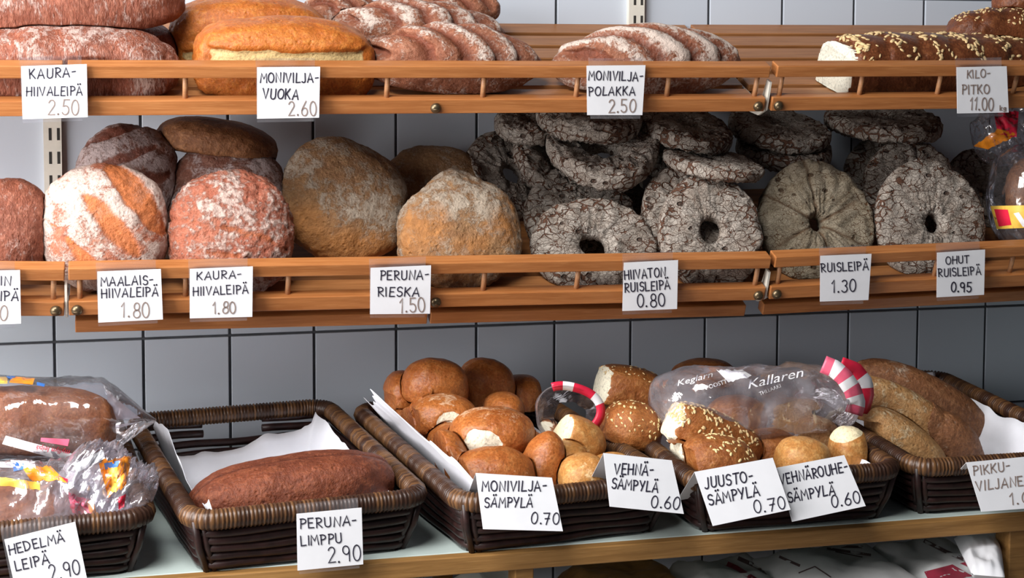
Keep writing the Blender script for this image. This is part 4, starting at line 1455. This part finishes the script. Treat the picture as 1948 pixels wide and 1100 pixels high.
# ================================================================== PLASTIC BAGS
def film_bag(label, px, py, w, h, d, depth, roll=0.0, yaw=0.0, tip=None, mat=None, seed=1, crumple=0.05, p=2.8, tipfrac=0.28, sharp=3.0, group='clear plastic bread bags', n=72, sect=48):
    """thin film closed round a long axis; tip: 'right' = drawn to a flat folded point there"""
    C = at(px, py, d)
    k = mpp(C)
    sx, sy, sz = w * k / 2, depth / 2, h * k / 2
    V, Fc = [], []
    for i in range(n + 1):
        t = -1 + 2 * i / n
        s = (1 - abs(t) ** 6) ** 0.5 if t < 0 else 1.0
        if tip == 'right':
            t1 = 1 - 2 * tipfrac
            if t > t1:
                s = 0.03 + 0.97 * (1 - (t - t1) / (1 - t1))
        elif t >= 0:
            s = (1 - t ** 6) ** 0.5
        s = max(s, 0.02)
        for j in range(sect):
            a = 2 * math.pi * j / sect
            c, sn = math.cos(a), math.sin(a)
            r = (abs(c) ** p + abs(sn) ** p) ** (-1 / p)
            V.append((t, c * r * s, sn * r * s))
    for i in range(n):
        for j in range(sect):
            l = (j + 1) % sect
            Fc.append((i * sect + j, i * sect + l, (i + 1) * sect + l, (i + 1) * sect + j))
    V = np.array(V)
    iso = V * np.array([sx, sy, sz]) / max(sx, sy, sz)
    q = iso * sharp + seed * 3.3
    rid = 1 - np.abs(fbm(q, seed, 3)) * 2.0
    cr = crumple * (rid - 0.5) + crumple * 0.8 * fbm(q * 0.6 + 9, seed + 2, 2)
    V[:, 1:] *= (1 + cr)[:, None]
    V = V * np.array([sx, sy, sz])
    root = empty('plastic_bag')
    root.matrix_world = Matrix.Translation(C) @ (rotm(0, 0, yaw) @ rotm(0, -roll, 0)).to_4x4()
    tag(root, label, 'plastic bag', group)
    link('film', mk_mesh('film', V, Fc, mat or M['film']), root)
    W = [root.matrix_world @ Vector(v) for v in V]
    bvh = BVHTree.FromPolygons(W, Fc)
    return root, bvh, C


def caster(bvh, fallback_d, off=0.0006):
    def tf(x, y):
        v = Vector(ray(x, y)).normalized()
        hit = bvh.ray_cast(Vector(CAM), v)
        if hit[0] is None:
            return None
        return np.array(hit[0] - v * off)
    return tf


def sheet_of(root):
    for c in root.children:
        if c.name.split('.')[0] in ('film', 'sheet'):
            return c
    return root


def decal(root, name, quad, mat, tf, nx=12, ny=6, label=None, wob=0.0, seed=0):
    """flat print on the film: a quad of picture points laid onto the film's own surface"""
    inv = root.matrix_world.inverted()
    r = random.Random(seed)
    ids, V, Fc = {}, [], []
    w1 = [r.uniform(-wob, wob) for _ in range(nx + 1)]
    w2 = [r.uniform(-wob, wob) for _ in range(nx + 1)]
    for j in range(ny + 1):
        for i in range(nx + 1):
            a, b = i / nx, j / ny
            q = (1 - b) * ((1 - a) * np.array(quad[0], float) + a * np.array(quad[1], float)) + b * ((1 - a) * np.array(quad[3], float) + a * np.array(quad[2], float))
            q[1] += (1 - b) * w1[i] + b * w2[i]
            P = tf(*q)
            if P is None:
                continue
            ids[(i, j)] = len(V)
            V.append(inv @ Vector(P))
    for j in range(ny):
        for i in range(nx):
            ks = [(i, j), (i, j + 1), (i + 1, j + 1), (i + 1, j)]
            if all(k in ids for k in ks):
                Fc.append([ids[k] for k in ks])
    if not Fc:
        return None
    o = link(name, mk_mesh(name, V, Fc, mat), sheet_of(root))
    if label:
        o['label'] = label
    return o


def font_decal(root, name, text, x0, y0, x1, y1, h, mat, tf, shear=0.3, label=None):
    cu = bpy.data.curves.new('print', 'FONT')
    cu.body = text
    cu.shear = shear
    cu.resolution_u = 3
    ob = bpy.data.objects.new('print', cu)
    COL.objects.link(ob)
    dg = bpy.context.evaluated_depsgraph_get()
    me = bpy.data.meshes.new_from_object(ob.evaluated_get(dg))
    bpy.data.objects.remove(ob)
    P = np.array([v.co[:2] for v in me.vertices])
    lo, hi = P.min(0), P.max(0)
    d = np.array([x1 - x0, y1 - y0], float)
    L = np.linalg.norm(d)
    d /= L
    up = np.array([d[1], -d[0]])
    inv = root.matrix_world.inverted()
    V, ok = [], []
    for p in P:
        q = np.array([x0, y0]) + d * (p[0] - lo[0]) / (hi[0] - lo[0]) * L + up * (p[1] - lo[1]) / (hi[1] - lo[1]) * h
        w = tf(*q)
        ok.append(w is not None)
        V.append(inv @ Vector(w) if w is not None else Vector((0, 0, 0)))
    Fc = [tuple(pl.vertices) for pl in me.polygons if all(ok[i] for i in pl.vertices)]
    o = link(name, mk_mesh(name, V, Fc, mat, False), sheet_of(root))
    o['kind'] = 'stuff'
    if label:
        o['label'] = label
    return o


# --- bagged bread in the first basket
bread('bagged_loaf', 'brown loaf inside the clear bag with the pointed folded end', 'bread', M['bag_loaf'], 72, 797, 292, 118, 0.37, depth=0.118, roll=-5, p=3.0, n=34)
rt, bv, C_ = film_bag('clear bag with a pointed folded end around a brown loaf', 100, 797, 385, 152, 0.37, 0.165, roll=-4, tip='right', seed=4, crumple=0.05, tipfrac=0.27)
tf = caster(bv, 0.4)
decal(rt, 'label_strip', [(11, 829), (169, 872), (164, 889), (4, 845)], M['white_print'], tf, 20, 4, 'white printed strip')
font_decal(rt, 'print', 'myllyn leipä', 134, 854, 70, 844, 13, M['red_print'], caster(bv, 0.4, 0.0012), 0.2, 'red upside-down lettering')
decal(rt, 'print', [(78, 833), (132, 836), (129, 849), (77, 840)], M['pink_print'], tf, 8, 3, 'pale pink printed label')
for q, mt_ in (([(-20, 712), (14, 713), (14, 730), (-20, 730)], 'yellow_print'), ([(14, 712), (32, 715), (22, 722), (12, 718)], 'blue_print'), ([(22, 716), (66, 720), (62, 732), (18, 728)], 'orange_print'),
               ([(70, 727), (86, 730), (84, 736), (70, 733)], 'blue_print')):
    decal(rt, 'print', q, M[mt_], tf, 8, 4)
decal(rt, 'flap_glint', [(203, 742), (232, 768), (268, 796), (205, 800)], M['film_glint'], lambda x, y: at(x, y, 0.375), 8, 6, 'window glint painted as a white patch on the folded end')  # white patches put the window's glint into the colour of the folded end
decal(rt, 'flap_glint', [(196, 812), (276, 801), (250, 808), (198, 822)], M['film_glint'], lambda x, y: at(x, y, 0.385), 8, 3)
bread('bagged_loaf', 'brown loaf inside the crumpled bag behind the HEDELMÄ card', 'bread', M['bag_loaf'], 34, 972, 250, 106, 0.55, depth=0.11, p=2.8, n=34, roll=-3)
rt, bv, C_ = film_bag('crumpled printed bag around a loaf behind the HEDELMÄ card', 60, 962, 340, 158, 0.55, 0.16, roll=-2, seed=9, crumple=0.12, mat=M['film_hazy'], sharp=4.0)
tf = caster(bv, 0.55)
decal(rt, 'label_strip', [(-40, 872), (66, 878), (68, 892), (-40, 888)], M['white_print'], tf, 14, 4)
decal(rt, 'print', [(24, 878), (46, 882), (44, 893), (26, 897)], M['blue_print'], tf, 6, 4)
decal(rt, 'print', [(44, 890), (96, 886), (128, 916), (56, 912)], M['orange_print'], tf, 14, 6, wob=3)
decal(rt, 'print', [(110, 905), (130, 912), (128, 918), (112, 914)], M['red_print'], tf, 6, 3)
decal(rt, 'print', [(-40, 902), (76, 918), (76, 932), (-40, 920)], M['yellow_print'], tf, 16, 4, 'cream printed band', wob=1.5)
rt, bv, C_ = film_bag('gathered clear bag end with orange and red print beside the basket rim', 200, 930, 178, 152, 0.565, 0.11, roll=-34, seed=21, crumple=0.20, mat=M['film_hazy'], sharp=5.5, n=60)
tf = caster(bv, 0.55)
decal(rt, 'print', [(140, 884), (196, 855), (200, 872), (146, 900)], M['white_print'], tf, 12, 4, 'white ribbed closing tape')
decal(rt, 'print', [(188, 878), (250, 868), (240, 925), (206, 944)], M['orange_print'], tf, 14, 10, wob=4, seed=2)
decal(rt, 'print', [(212, 890), (224, 888), (222, 935), (212, 938)], M['yellow_print'], caster(bv, 0.5, 0.001), 5, 8, wob=2, seed=3)
decal(rt, 'print', [(198, 882), (228, 876), (224, 888), (200, 894)], M['blue_print'], caster(bv, 0.5, 0.0012), 6, 4)
decal(rt, 'print', [(128, 938), (168, 950), (182, 984), (138, 978)], M['pink_print'], tf, 12, 8, wob=2, seed=4)
decal(rt, 'print', [(132, 962), (160, 968), (180, 986), (140, 980)], M['red_print'], caster(bv, 0.5, 0.001), 10, 5, wob=1, seed=5)
decal(rt, 'print', [(164, 950), (178, 956), (186, 984), (170, 974)], M['orange_print'], caster(bv, 0.5, 0.0012), 6, 6, seed=6)
decal(rt, 'print', [(224, 948), (240, 940), (236, 964), (226, 970)], M['red_print'], tf, 6, 6, seed=7)

# --- clear bag lying on the cheese rolls
rt, bv, C_ = film_bag('clear printed bag with a checked end lying over the cheese rolls', 1436, 762, 415, 128, 0.43, 0.17, roll=-1, seed=31, crumple=0.085, mat=M['film_hazy'], sharp=3.0, p=2.7)
tf = caster(bv, 0.5, 0.0008)
font_decal(rt, 'print', 'Keglarn', 1290, 738, 1358, 720, 14, M['white_print'], tf, 0.3, 'white script lettering')
font_decal(rt, 'print', 'OOSTT', 1350, 740, 1384, 729, 8, M['white_print'], tf, 0.0)
font_decal(rt, 'print', 'Kallaren', 1424, 740, 1530, 716, 17, M['white_print'], tf, 0.3, 'white script lettering')
font_decal(rt, 'print', 'THLLAAKI', 1446, 753, 1486, 737, 7, M['white_print'], tf, 0.0)
decal(rt, 'print', [(1362, 704), (1412, 704), (1430, 716), (1386, 728)], M['white_print'], tf, 10, 6, wob=2, seed=8)


def band(root, name, path, width, mats, dfun, cells, label=None):
    """bent printed strip: path and width in picture units, dfun(t) = distance from the wall"""
    inv = root.matrix_world.inverted()
    P = np.array(path, float)
    seg = np.concatenate([[0], np.cumsum(np.linalg.norm(np.diff(P, axis=0), axis=1))])
    n = cells * 4
    V, Fc, fm = [], [], []
    for i in range(n + 1):
        t = i / n
        s = t * seg[-1]
        q = np.array([np.interp(s, seg, P[:, 0]), np.interp(s, seg, P[:, 1])])
        q2 = np.array([np.interp(min(s + 2, seg[-1]), seg, P[:, 0]), np.interp(min(s + 2, seg[-1]), seg, P[:, 1])])
        q1 = np.array([np.interp(max(s - 2, 0), seg, P[:, 0]), np.interp(max(s - 2, 0), seg, P[:, 1])])
        tt = (q2 - q1) / (np.linalg.norm(q2 - q1) + 1e-9)
        nn = np.array([-tt[1], tt[0]])
        for k in range(4):
            o_ = (k / 3 - 0.5) * width
            V.append(inv @ Vector(at(*(q + nn * o_), dfun(t) - 0.008 * abs(k / 3 - 0.5))))
    for i in range(n):
        for k in range(3):
            Fc.append((i * 4 + k, i * 4 + k + 1, (i + 1) * 4 + k + 1, (i + 1) * 4 + k))
            fm.append((i // 4) % len(mats))
    o = link(name, mk_mesh(name, V, Fc, mats, True, None, fm), root)
    o.modifiers.new('thickness', 'SOLIDIFY').thickness = 0.0008
    if label:
        o['label'] = label
    return o


band(rt, 'side_band', [(1600, 692), (1628, 702), (1648, 728), (1650, 752), (1640, 786)], 26, [M['red_print'], M['red_print'], M['white_print'], M['red_print'], M['red_print']], lambda t: 0.485 - 0.01 * t, 5)
band(rt, 'checked_band', [(1566, 693), (1588, 702), (1606, 718), (1622, 742), (1630, 768), (1624, 788)], 34, [M['pink_print'], M['white_print'], M['pink_print'], M['white_print'], M['pink_print'], M['white_print'], M['pink_print']], lambda t: 0.50 + 0.015 * math.sin(3.1 * t), 7, 'pink and white checked band')


# --- open bag mouth with a checked ring beside the wheat rolls
def open_bag():
    C0 = at(1078, 785, 0.40)
    root = empty('plastic_bag', tuple(C0))
    bpy.context.view_layer.update()
    tag(root, 'open clear bag with a red and white checked mouth beside the wheat rolls', 'plastic bag', 'clear plastic bread bags')
    inv = Matrix.Translation(-Vector(C0))
    n, m_ = 60, 16
    V, Fc = [], []
    for j in range(m_):
        t = j / (m_ - 1)
        for i in range(n):
            a = 2 * math.pi * i / n
            k = 1 + 0.06 * math.sin(3 * a + 1) + 0.05 * math.sin(7 * a + 5 * t) * t + 0.28 * t * (1 - t) * 2
            rx, ry = 60 * k * (1 - 0.5 * t ** 3), 52 * k * (1 - 0.4 * t ** 3)
            px, py = 1080 + 4 * t + rx * math.cos(a), 785 + 10 * t - ry * math.sin(a)
            V.append(np.array(at(px, py, 0.43 - 0.10 * t - 0.012 * math.cos(2 * a))) - C0)
    for j in range(m_ - 1):
        for i in range(n):
            l = (i + 1) % n
            Fc.append((j * n + i, (j + 1) * n + i, (j + 1) * n + l, j * n + l))
    link('film', mk_mesh('film', V, Fc, M['film_hazy']), root)
    pts = []
    for a in frange(118, -48, 40):
        k = 1 + 0.06 * math.sin(3 * math.radians(a) + 1)
        pts.append((1080 + 60 * k * math.cos(math.radians(a)), 785 - 52 * k * math.sin(math.radians(a))))
    band(root, 'checked_band', pts, 17, [M['red_print'], M['white_print'], M['red_print'], M['red_print'], M['white_print'], M['red_print'], M['red_print'], M['pink_print']], lambda t: 0.436, 8, 'red and white checked band')


open_bag()

# --- bagged bread at the end of the lower shelf
bread('bagged_loaf', 'dim loaf inside the red and yellow labelled bag on the lower shelf', 'bread', M['brown_loaf'], 2000, 372, 190, 166, 0.28, thick=0.085, lean=8, n=28)
rt, bv, C_ = film_bag('clear bag with a red and yellow label at the end of the lower shelf', 2000, 372, 236, 205, 0.28, 0.15, seed=41, crumple=0.06, p=2.3)
tf = caster(bv, 0.3)
decal(rt, 'print', [(1884, 392), (1990, 390), (1990, 432), (1896, 436)], M['yellow_print'], tf, 14, 8, 'yellow and red label')
decal(rt, 'print', [(1891, 398), (1917, 399), (1924, 428), (1900, 431)], M['red_print'], caster(bv, 0.3, 0.0012), 8, 6)
decal(rt, 'print', [(1928, 406), (1938, 404), (1956, 430), (1946, 432)], M['white_print'], caster(bv, 0.3, 0.0012), 5, 6)
rt, bv, C_ = film_bag('crumpled red and orange bag end below the KILO-PITKO card', 1925, 250, 150, 105, 0.20, 0.09, roll=25, seed=47, crumple=0.18, sharp=4.5)
tf = caster(bv, 0.3)
decal(rt, 'print', [(1890, 212), (1938, 212), (1934, 262), (1898, 256)], M['red_print'], tf, 12, 8, wob=2, seed=9)
decal(rt, 'print', [(1852, 278), (1900, 244), (1936, 256), (1880, 284)], M['orange_print'], caster(bv, 0.3, 0.001), 14, 6, wob=2, seed=10)


# ================================================================== UNDER THE TABLE
def flat_bag(label, corners, z, thick, mat, seed, name='paper_bag', cat='paper bag'):
    """filled flat bag lying on the shelf under the table; corners are picture points met at height z"""
    P = [atz(px, py, z) for px, py in corners]
    C0 = sum(P) / 4
    C0[2] = z - thick
    root = empty(name, tuple(C0))
    bpy.context.view_layer.update()
    n = 22
    V, Fc = [], []
    for side in (1, 0):
        for j in range(n + 1):
            for i in range(n + 1):
                a, b = i / n, j / n
                q = (1 - b) * ((1 - a) * P[0] + a * P[1]) + b * ((1 - a) * P[3] + a * P[2]) - C0
                e = min(1.0, 6 * min(a, 1 - a, b, 1 - b)) ** 0.6
                nz = float(fbm(np.array([[a * 3 + seed, b * 3, seed]]), seed, 3)[0])
                q[2] = thick * 0.5 + (thick * 0.5 * e * (1 + 0.5 * nz) if side else -thick * 0.5 * e)
                V.append(q)
    m2 = (n + 1) ** 2
    for j in range(n):
        for i in range(n):
            k = j * (n + 1) + i
            Fc.append((k, k + 1, k + n + 2, k + n + 1))
            Fc.append((m2 + k, m2 + k + n + 1, m2 + k + n + 2, m2 + k + 1))
    bm_V = [tuple(v) for v in V]
    link('sheet', mk_mesh('sheet', bm_V, Fc, mat), root)
    tag(root, label, cat, 'bags on the shelf under the table')
    bvh = BVHTree.FromPolygons([Vector(v) + Vector(C0) for v in V], Fc)
    return root, bvh


def ink_decal(root, name, polys, width, mat, tf):
    inv = root.matrix_world.inverted()
    J = Join()
    out = []
    for pl in polys:
        q = []
        for i in range(len(pl) - 1):
            a, b = np.array(pl[i], float), np.array(pl[i + 1], float)
            for k in range(6):
                q.append(a + (b - a) * k / 6)
        q.append(np.array(pl[-1], float))
        q = [p for p in q if tf(*p) is not None and tf(p[0] + 3, p[1] + 3) is not None and tf(p[0] - 3, p[1] - 3) is not None]
        if len(q) > 1:
            out.append(q)

    def t2(x, y):
        w = tf(x, y)
        return tuple(inv @ Vector(w)) if w is not None else (0, 0, 0)
    ribbons(J, out, width, t2)
    if J.F:
        J.build(name, mat, sheet_of(root), smooth=False)['kind'] = 'stuff'


rt, bv = flat_bag('grey white printed bag with a brown stalk drawing under the table', [(1400, 1040), (1640, 1012), (1830, 1120), (1530, 1160)], 0.79, 0.06, M['bag_paper'], 3)
tf = caster(bv, 0.4, 0.001)
ink_decal(rt, 'print', [[(1466, 1052), (1520, 1076)], [(1575, 1044), (1655, 1056)], [(1600, 1040), (1680, 1042)]], 5, M['dark_print'], tf)
ink_decal(rt, 'print', [[(1520, 1090), (1550, 1078), (1580, 1098)], [(1590, 1050), (1640, 1060)]], 2.2, M['dark_print'], tf)
rt, bv = flat_bag('folded printed bag with a maroon corner under the table', [(1660, 1020), (1800, 1004), (1905, 1085), (1790, 1120)], 0.80, 0.04, M['bag_paper'], 5)
tf = caster(bv, 0.4, 0.001)
decal(rt, 'print', [(1758, 1088), (1812, 1074), (1850, 1096), (1770, 1112)], M['maroon'], tf, 10, 6, 'maroon printed corner')
decal(rt, 'print', [(1826, 1072), (1850, 1066), (1880, 1074), (1840, 1078)], M['maroon'], tf, 8, 3)
ink_decal(rt, 'print', [[(1740, 1020), (1800, 1050), (1870, 1080)]], 7, M['dark_print'], tf)
rt, bv = flat_bag('white bag standing out beside the table leg', [(1815, 1008), (1902, 1000), (1912, 1080), (1850, 1075)], 0.83, 0.03, M['card'], 7)
rt, bv = flat_bag('plain white bag beside the middle table leg', [(850, 1080), (985, 1070), (1030, 1140), (900, 1150)], 0.79, 0.05, M['card'], 9)
rt, bv = flat_bag('brown paper bag under the middle of the table', [(1060, 1066), (1250, 1046), (1340, 1120), (1080, 1140)], 0.76, 0.06, M['table_wood'], 11)
rt, bv = flat_bag('folded pale bag with a dark brown stripe under the table', [(1270, 1060), (1420, 1035), (1540, 1130), (1330, 1150)], 0.775, 0.05, M['bag_paper'], 13)
tf = caster(bv, 0.4, 0.001)
ink_decal(rt, 'print', [[(1350, 1058), (1400, 1080), (1440, 1105)]], 9, M['maroon'], tf)
ink_decal(rt, 'print', [[(1390, 1056), (1440, 1078), (1480, 1105)]], 8, M['dark_print'], tf)


# ================================================================== CONTACT: breads settle on shelves, in baskets and against each other
bpy.context.view_layer.update()


def wverts(o):
    n = len(o.data.vertices)
    a = np.empty(n * 3)
    o.data.vertices.foreach_get('co', a)
    Mw = np.array(o.matrix_world)
    return a.reshape(-1, 3) @ Mw[:3, :3].T + Mw[:3, 3]


def set_wverts(o, W):
    Mi = np.array(o.matrix_world.inverted())
    L = W @ Mi[:3, :3].T + Mi[:3, 3]
    o.data.vertices.foreach_set('co', L.ravel())
    o.data.update()


WV = {o.name: wverts(o) for o in BREADS}


def settle_tray(W, key):
    Mt = sh[key][1]
    L_ = sh[key][2]
    A_ = np.array(Mt.inverted())
    T = W @ A_[:3, :3].T + A_[:3, 3]
    if T[:, 0].max() < 0 or T[:, 0].min() > L_ or T[:, 2].min() > 0.12 or T[:, 2].max() < -0.05:
        return W
    inx = (T[:, 0] > -0.01) & (T[:, 0] < L_ + 0.01)
    m1 = inx & (T[:, 2] < 0.0085)
    T[m1, 2] = 0.0085 + 0.02 * (T[m1, 2] - 0.0085) * 0
    m2 = inx & (T[:, 1] < 0.0285) & (T[:, 2] < 0.083)
    T[m2, 1] = 0.0285
    B_ = np.array(Mt)
    return T @ B_[:3, :3].T + B_[:3, 3]


def settle_basket(W, key):
    A_ = np.array(BASKETS[key].inverted())
    T = W @ A_[:3, :3].T + A_[:3, 3]
    c = (T.max(0) + T.min(0)) / 2
    if abs(c[0]) > BA or abs(c[1]) > BB:
        return W
    T[:, 2] = np.maximum(T[:, 2], 0.024)
    low = T[:, 2] < 0.118
    f = np.clip(T[:, 2] / 0.1, 0, 1)
    lx, ly = BA0 - 0.016 + (BA - BA0) * f, BB0 - 0.016 + (BB - BB0) * f
    if low.any():
        for ax, lim in ((0, lx), (1, ly)):
            over = max(0.0, float((T[low, ax] - lim[low]).max())) - max(0.0, float((-T[low, ax] - lim[low]).max()))
            T[:, ax] -= max(-0.014, min(0.014, 0.7 * over))
    if key == 'b3':
        lx = lx.copy()
        left = T[:, 0] < 0
        lx[left] -= 0.020
        low = T[:, 2] < 0.15
    T[low, 0] = np.clip(T[low, 0], -lx[low], lx[low])
    T[low, 1] = np.clip(T[low, 1], -ly[low], ly[low])
    B_ = np.array(BASKETS[key])
    return T @ B_[:3, :3].T + B_[:3, 3]


for o in BREADS:
    W = WV[o.name]
    for k in sh:
        W = settle_tray(W, k)
    for k in BASKETS:
        W = settle_basket(W, k)
    W[:, 1] = np.minimum(W[:, 1], -0.003)
    WV[o.name] = W

FACES = {o.name: [tuple(p.vertices) for p in o.data.polygons] for o in BREADS}
order = sorted(BREADS, key=lambda o: float(np.linalg.norm(WV[o.name].mean(0) - CAM)))
done = []
for o in order:
    W = WV[o.name]
    for (q, lo, hi, bvh) in done + done:
        m_ = np.all((W > lo - 0.002) & (W < hi + 0.002), axis=1)
        if not m_.any():
            continue
        for i in np.nonzero(m_)[0]:
            loc, nrm, fi, dist = bvh.find_nearest(Vector(W[i]), 0.05)
            if loc is None:
                continue
            d_ = (Vector(W[i]) - loc).dot(nrm)
            if d_ < 0.0022:
                W[i] = np.array(loc + nrm * 0.0026)
    WV[o.name] = W
    done.append((o, W.min(0), W.max(0), BVHTree.FromPolygons([Vector(w) for w in W], FACES[o.name])))
for o in BREADS:
    W = WV[o.name]
    for k in sh:
        W = settle_tray(W, k)
    W[:, 1] = np.minimum(W[:, 1], -0.003)
    set_wverts(o, W)
for a, k in SCAT:
    scatter_now(*a, **k)
